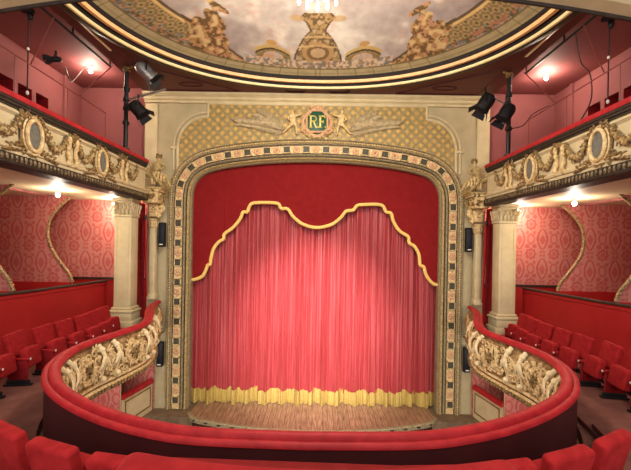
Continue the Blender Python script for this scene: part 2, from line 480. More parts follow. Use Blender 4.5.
# gilt lattice field over the arch, with stepped shoulders
sh = [(-4.40, 9.26)]
for k in range(13):
    a = radians(180 - 90 * k / 12); sh.append((-3.46 + .94 * cos(a), 9.26 + .94 * sin(a)))
sh += [(-3.46, 10.6)]
sh_r = [(-x, z) for x, z in sh][::-1]
low = [(p.x, p.z) for p in arch_off(.72)]
top_i = [i for i, p in enumerate(low) if p[1] > 7.9 and abs(p[0]) < 4.39]
under = [low[i] for i in top_i]          # right to left along the arch
lp = sh + sh_r + under
o = ngon_wall('trim_lattice', lp, YP - .03, YP + .02, M['mosaic']); struct(o)
mb = MB()
for off, r in ((0, .045), (.13, .03)):
    line = [V(-4.40 - off, YP - .03, 8.5)] + [V(-4.40 - off, YP - .03, 9.26)]
    for k in range(13):
        a = radians(180 - 90 * k / 12); line.append(V(-3.46 + (.94 + off) * cos(a), YP - .03, 9.26 + (.94 + off) * sin(a)))
    line += [V(-3.46 - off * .0, YP - .03, 10.2 + off)] if off else []
    for sgn in (1, -1):
        mb.tube([V(p.x * sgn, p.y, p.z) for p in line], r, 8)
for sgn in (1, -1):
    mb.tube([V(-3.46 * sgn, YP - .03, 10.2), V(-3.46 * sgn, YP - .03, 10.62)], .04, 8)
    mb.box(*sorted((sgn * -4.62, sgn * -4.36)), YP - .07, YP - .0, 9.16, 9.24, bevel=.015)
    mb.box(*sorted((sgn * -5.44, sgn * -5.05)), YP - .05, YP - .0, .96, 10.6, bevel=.02)
mb.tube([V(-3.46, YP - .03, 10.62), V(3.46, YP - .03, 10.62)], .04, 8)
struct(mb.build('trim_lattice_border', M['cream']))
mb = MB()   # cornice under the ceiling
path = [V(-5.46, YP - .02, 0), V(5.46, YP - .02, 0)]
mb.sweep(path, [V(0, -1, 0)] * 2, [(-.02, 10.62), (.05, 10.62), (.06, 10.68), (.12, 10.72), (.13, 10.78), (.22, 10.84), (.24, 10.895), (-.02, 10.895)], closed=True)
struct(mb.build('trim_cornice', M['cream'], angle=25))

# the ceiling with its oval opening
A_, B_, YC, NE = 5.0, 4.02, 6.5, 2.2
def oval(th, k=1.0):
    c, s_ = cos(th), sin(th)
    r = (abs(c) ** NE + abs(s_) ** NE) ** (-1 / NE)
    return V(k * A_ * r * c, YC + k * B_ * r * s_, 0)
NT = 192
X0, X1, Y0, Y1 = -5.4, 5.4, 1.6, YP + .0
ths = sorted([2 * pi * i / NT for i in range(NT)] + [atan2(y - YC, x) % (2 * pi) for x in (X0, X1) for y in (Y0, Y1)])
vs = []; fs = []
for th in ths:
    p = oval(th, 1.03); d = V(cos(th), sin(th), 0)
    q = []
    if d.x: q.append((X1 if d.x > 0 else X0) / d.x)
    if d.y: q.append(((Y1 if d.y > 0 else Y0) - YC) / d.y)
    t = min(q); e = V(0, YC, 0) + d * t
    if (p - V(0, YC, 0)).length > t: p = V(0, YC, 0) + d * (t - .01)
    vs += [V(p.x, p.y, ZC), V(e.x, e.y, ZC), V(e.x, e.y, ZC + .26)]
n = len(ths)
for i in range(n):
    j = (i + 1) % n
    fs += [(3 * i, 3 * i + 1, 3 * j + 1, 3 * j), (3 * i + 1, 3 * i + 2, 3 * j + 2, 3 * j + 1)]
mb = MB(); mb.add(vs, fs)
struct(mb.build('ceiling', M['brown_ceiling'], smooth=False))
# raised lines and small panels on the flat of the ceiling
mb = MB()
for sgn in (-1, 1):
    mb.box(*sorted((sgn * 5.06, sgn * 5.12)), 3.2, 8.7, ZC - .02, ZC + .005, bevel=.006)
struct(mb.build('trim_ceiling_line', M['ring_cream']))
mb = MB()
def flat_ring(pts, w=.035):
    mb.tube([V(x, y, ZC - .004) for x, y in pts], w / 2, 6, closed=True)
for sgn in (-1, 1):
    flat_ring([(sgn * 4.9, 10.9), (sgn * 2.4, 10.9), (sgn * 3.6, 10.15), (sgn * 4.6, 9.5), (sgn * 4.95, 9.2)])
    flat_ring([(sgn * 3.75 + .35 * cos(a * pi / 8), 10.5 + .13 * sin(a * pi / 8)) for a in range(16)], .03)
    flat_ring([(sgn * .35, 10.72), (sgn * 1.0, 10.72), (sgn * .9, 10.9), (sgn * .4, 10.9)], .05)
struct(mb.build('trim_ceiling_panel', M['maroon']))
# oval ring of mouldings: profile from outside to inside (k = scale of the oval, drop below the ceiling)
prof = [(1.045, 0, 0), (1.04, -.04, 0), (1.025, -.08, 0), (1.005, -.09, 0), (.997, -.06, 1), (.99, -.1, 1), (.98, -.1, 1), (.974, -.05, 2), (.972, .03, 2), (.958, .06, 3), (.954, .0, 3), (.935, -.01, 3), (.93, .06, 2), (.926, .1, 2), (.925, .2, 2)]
vs = []; fs = []; mi = []
NR = 256; q = len(prof)
for i in range(NR):
    for k_, dz, _ in prof:
        p = oval(2 * pi * i / NR, k_); vs.append(V(p.x, p.y, ZC + dz))
mb = MB()
for i in range(NR):
    j = (i + 1) % NR
    for a in range(q - 1): fs.append((i * q + a, i * q + a + 1, j * q + a + 1, j * q + a)); mi.append(prof[a][2])
mb.v = [tuple(p) for p in vs]; mb.f = fs; mb.m = mi
struct(mb.build('trim_ceiling_ring', [M['ring_green'], M['ring_cream'], M['ring_dark'], M['ring_orange']], angle=30))

# painted shallow dome
DR = 180; DT = 900; KD = .93
vs = []; rr = []
for i in range(DR + 1):
    k_ = KD * (1 - (1 - i / DR) ** 1.0)
    for j in range(DT):
        p = oval(2 * pi * j / DT, max(k_, .002)); q_ = k_ / KD
        vs.append((p.x, p.y, ZC + .16 + .75 * (1 - q_ * q_)))
fs = [(i * DT + j, i * DT + (j + 1) % DT, (i + 1) * DT + (j + 1) % DT, (i + 1) * DT + j) for i in range(DR) for j in range(DT)]
mb = MB(); mb.add(vs, fs)
dome = mb.build('ceiling_dome', M['paint_dome'], smooth=True, angle=180, fixn=False); struct(dome)

def noise2(x, y, f, seed):
    """smooth value noise"""
    rs = np.random.RandomState(seed); T = rs.rand(64, 64)
    x = x * f + 13.7; y = y * f + 5.3
    xi = np.floor(x).astype(int); yi = np.floor(y).astype(int); a = x - xi; b = y - yi
    a = a * a * (3 - 2 * a); b = b * b * (3 - 2 * b)
    g = lambda i, j: T[i % 64, j % 64]
    return (g(xi, yi) * (1 - a) + g(xi + 1, yi) * a) * (1 - b) + (g(xi, yi + 1) * (1 - a) + g(xi + 1, yi + 1) * a) * b
def paint_dome():
    P = np.array(vs); x = P[:, 0]; yy = P[:, 1] - YC; y = np.abs(yy)
    r = ((np.abs(x) / (A_ * KD)) ** NE + (y / (B_ * KD)) ** NE) ** (1 / NE)
    ax = np.abs(x)
    n1 = noise2(x, yy, .7, 1); n2 = noise2(x, yy, 1.6, 2); n3 = noise2(x, yy, 4, 3); n4 = noise2(x, yy, 9, 4); n5 = noise2(x, yy, 17, 5)
    C = np.zeros((len(x), 3))
    def mixto(mask, col):
        nonlocal C
        m_ = np.clip(mask, 0, 1)[:, None]; C = C * (1 - m_) + nlin(col)[None, :] * m_
    # clouded sky
    C[:] = nlin((172, 158, 148))
    cl = .5 * n1 + .3 * n2 + .2 * n3
    mixto((cl - .42) * 3.2, (206, 196, 182)); mixto((.45 - cl) * 3.0, (146, 130, 128)); mixto((n3 * .6 + n2 * .4 - .62) * 3, (218, 204, 190))
    mixto((n2 * .5 + n4 * .5 - .62) * 2.5, (186, 150, 132))
    # ---- balustrade and trellis bands in the corners
    stone = (176, 160, 118); gold = (176, 130, 70); olive = (112, 104, 66); dark = (86, 66, 42); peach = (202, 146, 100); leaf = (96, 94, 56); rose = (172, 118, 94)
    tr = (r > .775) & (r < .925) & (ax > 2.75)
    mixto(tr * 1., (170, 140, 96))
    ang = np.arctan2(y * A_ / B_, ax)
    ua = ang * 20; ub = (r - .775) / .05
    ca = np.abs(((ua + ub) / 1.5) % 1 - .5); cb = np.abs(((ua - ub) / 1.5) % 1 - .5)
    mixto(tr * ((np.maximum(ca, cb) > .36) * .85), olive)
    mixto(tr * ((np.hypot(ca, cb) < .17) * 1.), (92, 90, 50)); mixto(tr * ((np.hypot(ca - .5, cb - .5) < .16) * .8), (196, 146, 108))
    mixto(((np.abs(r - .775) < .012) & (ax > 2.75)) * .9, dark); mixto(((np.abs(r - .79) < .008) & (ax > 2.75)) * 1., (210, 178, 116))
    mixto(((r > .9) & (ax > 2.4)) * (n4 > .56) * .9, (88, 86, 52)); mixto(((r > .89) & (ax > 2.4)) * (n5 > .66) * .9, rose); mixto(((r > .87) & (ax > 2.6)) * (n5 < .27) * .8, (120, 124, 128))
    # ---- garland of scrolls rising from the trellis to the middle: a scalloped gilt edge
    edge = .93 - .16 * np.clip((ax - 1.75) / .9, 0, 1) ** 1.6
    sc_ = (ax > 1.7) & (ax < 3.1) & (r > edge)
    mixto(sc_ * 1., (190, 162, 112)); mixto(sc_ * (n4 > .5) * .7, gold); mixto(sc_ * (n5 > .6) * .8, dark); mixto(sc_ * (n5 < .3) * .7, rose)
    mixto(((np.abs(r - edge) < .012) & (ax > 1.7) & (ax < 3.1)) * .9, dark)
    # urn standing on the band
    urn = ((np.hypot((ax - 2.62) / .36, (r - .80) / .085) < 1) | (np.hypot((ax - 2.42) / .2, (r - .7) / .055) < 1) | ((np.abs(ax - 2.36) < .05) & (r > .6) & (r < .72)) | (np.hypot((ax - 2.26) / .2, (r - .612) / .02) < 1) | ((np.abs(ax - 2.75) < .42) & (r > .84) & (r < .93)))
    mixto(urn * 1., (160, 122, 74)); mixto(urn * (n4 > .52) * .8, dark); mixto(urn * (n5 > .6) * .7, (196, 146, 108)); mixto(urn * (n4 < .3) * .8, (206, 180, 128))
    # ---- low curved pediments
    px = (ax - 1.2) / .46; pt = .755 + .05 * px * px
    pd = (np.abs(px) < 1) & (r > pt) & (r < .93)
    mixto(pd * 1., (150, 130, 92)); mixto(pd * (r < pt + .03) * 1., (188, 158, 100)); mixto(pd * (np.abs(r - pt - .035) < .008) * 1., dark); mixto(pd * (np.abs(r - pt - .07) < .02) * .9, (128, 106, 64))
    mixto((np.hypot((ax - 1.2) / .13, (r - .74) / .022) < 1) * 1., (180, 140, 84))
    pi_ = (np.hypot(px / .6, (r - .86) / .05) < 1); mixto(pi_ * 1., (176, 164, 150)); mixto(pi_ * (n5 > .55) * .8, peach)
    # ---- central cartouche tower
    w = np.interp(r, [.48, .52, .56, .62, .68, .75, .82, .93], [.3, .44, .3, .2, .38, .52, .62, .72])
    tw = (r > .485) & (ax < w)
    mixto(tw * 1., (134, 106, 70)); mixto(tw * np.clip((n4 - .45) * 8, 0, .8), (172, 140, 94)); mixto(tw * np.clip((n5 - .55) * 8, 0, .8), dark); mixto(tw * np.clip((.35 - n4) * 8, 0, .7), (192, 168, 130))
    mixto((tw & (np.abs(ax - w) < .05)) * .9, dark)
    mixto((np.hypot(ax / .42, (r - .8) / .085) < 1) * 1., (168, 134, 88)); mixto((np.hypot(ax / .3, (r - .8) / .06) < 1) * 1., (120, 92, 62)); mixto((np.hypot(ax / .2, (r - .8) / .04) < 1) * .9, (188, 158, 118))
    for q_ in (.665, .74): mixto((tw & (np.abs(r - q_ - .03 * np.abs(ax)) < .007)) * .7, (196, 166, 116))
    mixto((np.hypot((ax - .5) / .17, (r - .53) / .025) < 1) * .8, (176, 144, 96))
    fl = (r > .865) & (r < .935) & (ax < 2.0)
    mixto(fl * np.clip((n4 - .4) * 8, 0, 1), (150, 128, 94)); mixto(fl * np.clip((n5 - .5) * 7, 0, .8), (206, 184, 156)); mixto(fl * np.clip((.4 - n5) * 7, 0, .8), (112, 112, 112)); mixto(fl * (np.abs(n5 - .5) < .04) * .6, (176, 116, 90))
    # ---- plain stone band against the ring
    bnd = np.clip((r - .93) / .006, 0, 1)
    mixto(bnd, stone); mixto(bnd * (n3 > .5) * .5, (160, 148, 112)); mixto((np.abs(r - .934) < .006) * .8, (104, 88, 54))
    mixto(bnd * (np.abs(((ang * 9) % 1) - .5) > .475) * .7, (112, 100, 66)); mixto((np.abs(r - .975) < .005) * .4, (126, 112, 74))
    paint(dome, C)
paint_dome()

# cambered beam over the front of the room
mb = MB(); K = 40
path = []
for i in range(K + 1):
    x = -7.6 + 15.2 * i / K; path.append(V(x, 5.0, 9.98 - .0195 * x * x))
mb.sweep(path, [V(0, -1, 0)] * (K + 1), [(-.25, .0), (-.22, .0), (-.2, .035), (-.05, .09), (-.02, .15), (.1, .22), (.14, .3), (.2, .36), (.2, .6), (-.25, .6)], closed=True, segmi=[1, 1, 0, 0, 0, 0, 0, 0, 0, 0])
struct(mb.build('trim_arched_beam', [M['cream'], M['black_line']], angle=25))

# floors
mb = MB(); mb.box(-8.9, 8.9, 1.0, 14.2, -.1, 0)
struct(mb.build('floor', M['maroon'], smooth=False))
# stage: boards with a bowed front
fr_ = crom([V(-3.75, 10.95, 0), V(-3.45, 10.62, 0), (-2.4, 10.3, 0), V(-1.2, 10.08, 0), V(0, 10.0, 0), V(1.2, 10.08, 0), V(2.4, 10.3, 0), V(3.45, 10.62, 0), V(3.75, 10.95, 0)], 6)
mb = MB(); lp = [(p.x, p.y) for p in fr_] + [(3.75, 14), (-3.75, 14)]
n = len(lp)
mb.add([V(x, y, .97) for x, y in lp] + [V(x, y, .9) for x, y in lp], [tuple(range(n))] + [(i, (i + 1) % n, (i + 1) % n + n, i + n) for i in range(n)])
o = mb.build('floor_stage', M['wood'], smooth=False); struct(o)
mb = MB()
nrm = [-v for v in normals2d(fr_)]
mb.sweep(fr_, nrm, [(.0, .985), (.09, .985), (.11, .96), (.11, .86), (.02, .84), (.02, 0), (0, 0)], segmi=[0, 0, 0, 1, 1, 1, 1])
P = resample(fr_, .42)
for p in P[1:-1]:
    mb.box(-.06, .06, -.02, .004, -.02, .02, 1, M=Matrix.Translation(V(p.x, p.y, .925) + V(0, -.107, 0)))
struct(mb.build('trim_stage_edge', [M['grey_gold'], M['black_line']], angle=30))
mb = MB(); mb.box(-5.45, 5.45, 10.72, 14, .0, .93)
struct(mb.build('floor_apron', M['apron'], smooth=False))
# dark back and sides of the stage house, behind the curtain
mb = MB(); mb.box(-6, 6, 13.9, 14.1, 0, 11); struct(mb.build('wall_back_stage', M['dark_room'], smooth=False))

# outer walls of the galleries and end walls
for sgn, side in ((-1, 'left'), (1, 'right')):
    # upper gallery wall with a row of square openings
    mb = MB(); x = sgn * XW; wy = [(7.24, 7.68), (7.82, 8.26), (8.4, 8.84), (8.98, 9.42), (9.56, 10.0)]
    z0, z1, wz0, wz1 = 7.45, ZC + .28, 9.45, 10.2
    def q(y0, y1, a, b): mb.add([V(x, y0, a), V(x, y1, a), V(x, y1, b), V(x, y0, b)], [(0, 1, 2, 3)])
    q(1.0, 11.45, z0, wz0); q(1.0, 11.45, wz1, z1)
    yy_ = [1.0] + [t for w_ in wy for t in w_] + [11.45]
    for a, b in zip(yy_[::2], yy_[1::2]): q(a, b, wz0, wz1)
    # shallow pilaster strips
    for y in (10.55, 6.9):
        mb.box(*sorted((x, x - sgn * .06)), y, y + .12, z0, z1)
    struct(mb.build('wall_' + side, M['pink_wall'], smooth=False))
    for k_, (a, b) in enumerate(wy):
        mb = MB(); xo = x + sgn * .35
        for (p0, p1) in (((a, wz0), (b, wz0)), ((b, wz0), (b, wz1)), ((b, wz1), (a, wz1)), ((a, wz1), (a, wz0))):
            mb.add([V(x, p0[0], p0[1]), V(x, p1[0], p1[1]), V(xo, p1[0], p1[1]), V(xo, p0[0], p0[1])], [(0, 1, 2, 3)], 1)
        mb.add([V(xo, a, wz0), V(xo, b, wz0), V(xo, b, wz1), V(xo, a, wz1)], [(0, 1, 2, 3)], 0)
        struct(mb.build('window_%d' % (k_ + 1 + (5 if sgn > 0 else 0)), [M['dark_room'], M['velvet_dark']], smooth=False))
    # upper end wall, gallery ceiling and gallery floor
    mb = MB(); mb.box(*sorted((sgn * 5.47, sgn * 8.9)), YP + .15, YP + .35, 7.45, ZC + .28)
    struct(mb.build('wall_end_' + side, M['pink_wall'], smooth=False))
    mb = MB(); mb.box(*sorted((sgn * 5.4, sgn * 8.9)), 1.0, YP + .2, ZC + .24, ZC + .34)
    struct(mb.build('ceiling_gallery_' + side, M['pink_ceiling'], smooth=False))
    mb = MB(); mb.box(*sorted((sgn * 5.28, sgn * 9.7)), 1.0, YP + .15, 7.5, 7.56)
    struct(mb.build('floor_gallery_' + side, M['soffit'], smooth=False))
    # balcony level: damask end wall over a red dado, dark outer wall
    ye = YP - .06
    grid_panel('wall_damask_' + side, lambda u, v: V(sgn * (5.3 + 4.3 * u), ye, 5.05 + 2.5 * v), 190, 110)['kind'] = 'structure'
    mb = MB(); mb.box(*sorted((sgn * 5.3, sgn * 9.6)), ye, ye + .2, ZF, 5.05)
    struct(mb.build('wall_dado_' + side, M['red_panel'], smooth=False))
    mb = MB(); mb.box(*sorted((sgn * 5.3, sgn * 9.6)), ye - .035, ye + .0, 5.0, 5.07, bevel=.01)
    struct(mb.build('trim_dado_' + side, M['black_line']))
    mb = MB(); mb.box(*sorted((sgn * 9.6, sgn * 9.75)), -1, 11.3, 3.3, 7.5)
    struct(mb.build('wall_box_' + side, M['velvet_dark'], smooth=False))
    # ground level: damask side wall and end wall
    grid_panel('wall_ground_' + side, lambda u, v: V(sgn * 7.1, 3.5 + 7.8 * u, .0 + 3.3 * v), 200, 90)['kind'] = 'structure'
    grid_panel('wall_ground_end_' + side, lambda u, v: V(sgn * (5.0 + 2.2 * u), YP - .07, .9 + 2.45 * v), 90, 90)['kind'] = 'structure'

# ------------------------------------------------------------------ horseshoe balcony
half_in = [(0, 3.42), (1.0, 3.46), (1.55, 3.58), (2.08, 3.79), (2.65, 4.12), (3.14, 4.5), (3.5, 4.9), (3.78, 5.36), (3.96, 5.9), (3.97, 6.4), (3.86, 7.0), (3.76, 7.6), (3.78, 8.1), (3.98, 8.75), (4.36, 9.6), (4.68, 10.5), (4.78, 11.0)]
rp = crom([V(x, y, 0) for x, y in half_in], 10)
path_in = resample([V(-p.x, p.y, 0) for p in rp[::-1]] + rp[1:], .06)   # left end, round the front, right end
nin = normals2d(path_in)                                              # points into the well
if nin[len(nin) // 2].y < 0: nin = [-v for v in nin]
def off(d, P=path_in, N_=nin): return [p + n * d for p, n in zip(P, N_)]

bal = thing('horseshoe_balcony_front', 'horseshoe balcony front with red velvet rail and gilt relief curving round the stalls', 'balcony', (0, 0, 0))
mb = MB()
mb.sweep(path_in, nin, [(-.16, 4.31), (-.18, 4.325), (-.178, 4.35), (-.155, 4.368), (-.115, 4.368), (-.098, 4.358), (-.092, 4.395), (-.075, 4.41), (-.035, 4.415), (.01, 4.40), (.04, 4.36), (.03, 4.32), (-.02, 4.305), (-.12, 4.305)], closed=True)
mb.build('handrail', M['rail_velvet'], bal, angle=50)
mb = MB()
mb.sweep(path_in, nin, [(-.15, 4.315), (-.15, 3.56), (-.1, 3.56), (-.1, 4.315)], closed=True)
mb.build('inner_parapet', M['maroon'], bal, angle=30)
def bp(z):   # belly profile of the front
    t = (z - 3.6) / .68
    return -.04 + .16 * sin(pi * min(max(t * .95 + .08, 0), 1)) ** .8
zz = [4.3, 4.24, 4.16, 4.07, 3.98, 3.9, 3.82, 3.74, 3.66, 3.6]
mb = MB()
mb.sweep(path_in, nin, [(-.08, 4.3)] + [(bp(z), z) for z in zz] + [(-.08, 3.6)])
mb.build('front_panel', M['tan'], bal, angle=60)
mb = MB()
mb.sweep(path_in, nin, [(-.1, 3.62), (.02, 3.63), (.08, 3.60), (.09, 3.56), (.05, 3.53), (.05, 3.50), (.11, 3.47), (.12, 3.41), (.07, 3.37), (-.05, 3.35), (-.6, 3.35), (-.6, 3.4)], segmi=[0, 0, 0, 0, 1, 0, 1, 1, 1, 0, 0])
mb.build('base_moulding', [M['ivory'], M['bead']], bal, angle=35)
def along(path, N_, s):
    """point, outward normal and tangent at arc length s measured from the right-hand end"""
    acc = 0
    for i in range(len(path) - 1, 0, -1):
        L = (path[i] - path[i - 1]).length
        if acc + L >= s:
            t = (s - acc) / L
            return path[i].lerp(path[i - 1], t), N_[i], (path[i - 1] - path[i]).normalized()
        acc += L
    return path[0], N_[0], V(1, 0, 0)
path_l = path_in[::-1]; nin_l = nin[::-1]
rnd = random.Random(3)
bead_r = MB()
BP = resample(path_in, .085); BN = normals2d(BP)
if BN[len(BN) // 2].y < 0: BN = [-v for v in BN]
for p, n in zip(BP, BN):
    q = p + n * .11
    bead_r.blob((q.x, q.y, 3.435), (.045, .045, .045), 6, 4)
bead_r.build('bead_trim', M['bronze'], bal)
def belly(path, N_, s, z, d=.0):
    p, n, t = along(path, N_, s); return p + n * (bp(z) + d) + V(0, 0, z)
def rib_mesh(path, N_, s, w):
    mb = MB(); zs = [4.27 - .66 * i / 12 for i in range(13)]
    P = []
    for z in zs:
        t_ = (4.27 - z) / .66
        P.append(belly(path, N_, s, z, .03 + .045 * sin(t_ * 2 * pi * .9 + .3) + (.03 if t_ > .85 else 0)))
    mb.tube(P, lambda t: w * (1.15 - .45 * sin(pi * t)), 8)
    a = belly(path, N_, s, 4.2, .07); mb.blob(a, w * 1.5, 8, 6)
    a = belly(path, N_, s, 3.66, .07); mb.blob(a, w * 1.4, 8, 6)
    p, n, t = along(path, N_, s)
    for k in (-1, 1):
        mb.leaf(belly(path, N_, s, 4.12, .07), t * k * .4 + V(0, 0, -1), n, .3, .05)
    return mb
def scroll(mb, c, t, n, R, turns=1.3, flip=1, r=.018, mi=0):
    P = []
    for k in range(22):
        a = 2 * pi * turns * k / 21; q_ = R * (1 - .82 * k / 21)
        P.append(c + t * (q_ * cos(a) * flip) + V(0, 0, 1) * (q_ * sin(a)) + n * (.02 + .02 * k / 21))
    mb.tube(P, lambda u: r * (1.15 - .5 * u), 6, mi=mi)
def filigree(path, N_, s0, s1, count):
    """leaf scrolls crowding a panel between two ribs"""
    mb = MB()
    for ph in (0, pi):
        mb.tube([belly(path, N_, s0 + (s1 - s0) * k / 20, 3.93 + .17 * sin(k * .8 + ph), .012) for k in range(21)], .014, 6)
    for k in range(count):
        s = s0 + (s1 - s0) * (k + .5) / count + rnd.uniform(-.05, .05); z = rnd.choice([3.72, 3.82, 3.93, 4.04, 4.15]) + rnd.uniform(-.05, .05)
        p, n, t = along(path, N_, s); c = belly(path, N_, s, z, .012)
        kind = rnd.random()
        if kind < .45: scroll(mb, c, t, n, rnd.uniform(.06, .1), rnd.uniform(.9, 1.4), rnd.choice((-1, 1)), .017)
        elif kind < .8:
            a = rnd.uniform(0, 2 * pi)
            for da in (-.6, 0, .6): mb.leaf(c, t * cos(a + da) + V(0, 0, sin(a + da)), n, rnd.uniform(.1, .16), .028)
        else:
            for q_ in range(5):
                a = q_ * 2 * pi / 5; mb.blob(c + t * (.035 * cos(a)) + V(0, 0, .035 * sin(a)) + n * .015, .026, 6, 4)
            mb.blob(c + n * .03, .02, 6, 4)
    return mb
def wreath(path, N_, s):
    mb = MB(); p, n, t = along(path, N_, s)
    for k in range(26):
        a = 2 * pi * k / 26; R = .215
        z = 3.94 + R * sin(a); c = belly(path, N_, s + R * cos(a), z, .02)
        d = t * (-sin(a)) * -1 + V(0, 0, cos(a))
        mb.leaf(c, d + (t * cos(a) + V(0, 0, sin(a))) * (.7 if k % 2 else -.7), n, .12, .03)
        mb.blob(c + n * .02, .024, 6, 4)
    return mb
for sgn, P_, N_ in ((1, path_in, nin), (-1, path_l, nin_l)):
    s = .35
    filigree(P_, N_, .35, 1.55, 18).build('foliage_relief', M['ivory'], bal)
    s = 1.75
    for mod in range(4):
        if mod < 4:
            rib_mesh(P_, N_, s, .042).build('console_rib', M['rib'], bal)
            filigree(P_, N_, s + .06, s + .3, 8).build('foliage_relief', M['ivory'], bal)
            rib_mesh(P_, N_, s + .36, .042).build('console_rib', M['rib'], bal)
            w = wreath(P_, N_, s + .82); wo = w.build('wreath', M['ivory'], bal)
            r_ = MB(); p, n, t = along(P_, N_, s + .82); c = belly(P_, N_, s + .82, 3.94, .03)
            for q_ in range(7): r_.leaf(c, t * cos(q_ * .9) + V(0, 0, sin(q_ * .9)), n, .13, .045)
            r_.blob(c + n * .03, .045, 8, 6); r_.build('rosette', M['bronze'], wo)
            filigree(P_, N_, s + .44, s + 1.2, 26).build('foliage_relief', M['ivory'], bal)
        s += 1.27

# balcony floor: a sheet from the parapet to the outer walls, then stepped platforms towards the back
def step_floor(name, d, z, ymax, riser, m):
    P = [p for p in off(-d) if p.y < ymax]
    mb = MB(); vs = []; fs = []
    for p in P:
        o_ = V(p.x / max(abs(p.x), 1e-6) * 9.62, max(p.y, -1), 0) if abs(p.x) > 2.2 else V(p.x * 3.2, -1.0, 0)
        vs += [V(p.x, p.y, z - riser), V(p.x, p.y, z), V(o_.x, o_.y if abs(p.x) > 2.2 else -1.0, z)]
    for i in range(len(P) - 1): fs += [(3 * i, 3 * i + 1, 3 * i + 4, 3 * i + 3), (3 * i + 1, 3 * i + 2, 3 * i + 5, 3 * i + 4)]
    mb.add(vs, fs); return struct(mb.build(name, m, smooth=False))
step_floor('floor_balcony', .22, ZF, 20, .15, M['carpet'])
# the raised platforms
def platform(name, pts, z, zb, m):
    n = len(pts); mb = MB()
    mb.add([V(x, y, z) for x, y in pts] + [V(x, y, zb) for x, y in pts], [tuple(range(n))] + [(i, (i + 1) % n, (i + 1) % n + n, i + n) for i in range(n)])
    return struct(mb.build(name, m, smooth=False))
arc = [(p.x, p.y) for p in off(-.42) if p.y < 4.7]
platform('floor_tier', arc + [(6.9, arc[-1][1]), (6.9, -1), (-6.9, -1), (-6.9, arc[0][1])], 3.72, ZF, M['carpet'])
for k_, (yy_, z_) in enumerate(((5.55, 3.63), (5.1, 3.715))):
    for sgn in (1,):
        pts = [(sgn * (4.15 if k_ == 0 else 4.05), yy_), (sgn * 5.25, yy_ + .1), (sgn * 5.25, 4.0), (sgn * 3.75, 4.0)]
        platform('floor_step', pts, z_, ZF, M['carpet'])
arc2 = [(p.x, p.y) for p in off(-1.75) if p.y < 3.2]
platform('floor_tier', arc2 + [(6.8, arc2[-1][1]), (6.8, -1), (-6.8, -1), (-6.8, arc2[0][1])], 4.51, 3.72, M['carpet'])

# ------------------------------------------------------------------ upper gallery fronts
def ornament_medallion(fx, y, sgn, parent):
    n = V(-sgn, 0, 0); t = V(0, 1, 0); z = 8.05; c = V(fx, y, z)
    def E(a, ry, rz, d): return c + t * (ry * cos(a)) + V(0, 0, rz * sin(a)) + n * d
    mb = MB()
    mb.tube([E(2 * pi * k / 28, .17, .27, .07) for k in range(28)], .035, 8, closed=True)
    mb.tube([E(2 * pi * k / 28, .23, .33, .045) for k in range(28)], .02, 6, closed=True)
    o = mb.build('medallion', M['ivory'], parent)
    m2 = MB(); vs = [E(2 * pi * k / 28, .17, .27, .05) for k in range(28)] + [c + n * .075]
    m2.add(vs, [(k, (k + 1) % 28, 28) for k in range(28)]); m2.build('oval_plaque', M['oval'], o)
    m3 = MB()
    m3.tube([E(2 * pi * k / 28, .265, .37, .025) for k in range(28)], .014, 6, closed=True)
    for k in (-1, 1): m3.tube([c + t * (k * (.06 + .48 * u / 8)) + V(0, 0, -.26 - .08 * u / 8) + n * .03 for u in range(9)], .016, 6)
    for q_ in range(24):
        a = rnd.uniform(0, 2 * pi); rr_ = rnd.uniform(1.05, 1.5)
        p = E(a, .2 * rr_, .3 * rr_, .03)
        if p.z > 8.42: p.z = 8.4 - rnd.random() * .05
        d = t * cos(a + rnd.uniform(-.6, .6)) + V(0, 0, sin(a + rnd.uniform(-.6, .6)))
        m3.leaf(p, d, n, rnd.uniform(.08, .13), .035)
    for k in (-1, 1):     # sprays of leaves at the foot and a bow on top
        for q_ in range(9):
            p = c + t * (k * (.1 + .048 * q_)) + V(0, 0, -.26 - .008 * q_) + n * .03
            m3.leaf(p, t * k + V(0, 0, .55 * (1 if q_ % 2 else -.7)), n, .15, .04)
        scroll(m3, c + t * (k * .13) + V(0, 0, .3) + n * .03, t, n, .07, 1.1, k, .02)
    m3.build('foliage_spray', M['bronze'], o)
def ornament_pendant(fx, y, sgn, parent):
    n = V(-sgn, 0, 0); t = V(0, 1, 0); mb = MB()
    for k in (-1, 1):
        b = V(fx, y + k * .11, 8.3) + n * .05
        mb.tube([b + V(0, 0, -.5 * u / 8) + n * (.02 * sin(u)) for u in range(9)], lambda u: .045 - .012 * u + .012 * sin(u * 20), 8)
        mb.blob(b + V(0, 0, -.53), (.05, .05, .06), 8, 6)
    o = mb.build('pendant', M['ivory'], parent)
    m2 = MB()
    for q_ in range(16):
        a = rnd.uniform(0, 2 * pi); p = V(fx, y + rnd.uniform(-.2, .2), 8.3 + rnd.uniform(-.06, .08)) + n * .04
        m2.leaf(p, t * cos(a) + V(0, 0, sin(a)), n, .13, .045)
    m2.blob(V(fx, y, 8.31) + n * .06, (.06, .09, .07), 8, 6); m2.build('foliage_knot', M['bronze'], o)
def garland(fx, ya, yb, sgn, parent):
    n = V(-sgn, 0, 0); t = V(0, 1, 0); mb = MB(); K = 24
    for k in range(K + 1):
        u = k / K; y = ya + (yb - ya) * u; z = 8.3 - .34 * sin(pi * u) ** .9
        c = V(fx, y, z) + n * .045
        w = .03 + .03 * sin(pi * u)
        mb.blob(c + V(0, rnd.uniform(-.02, .02), rnd.uniform(-.02, .02)), w, 7, 5, mi=k % 2)
        for q_ in range(2):
            a = rnd.uniform(0, 2 * pi); mb.leaf(c, t * cos(a) + V(0, 0, sin(a)), n, rnd.uniform(.08, .12), .032)
    return mb.build('garland', [M['bronze'], M['old_gold']], parent)
PED = {}
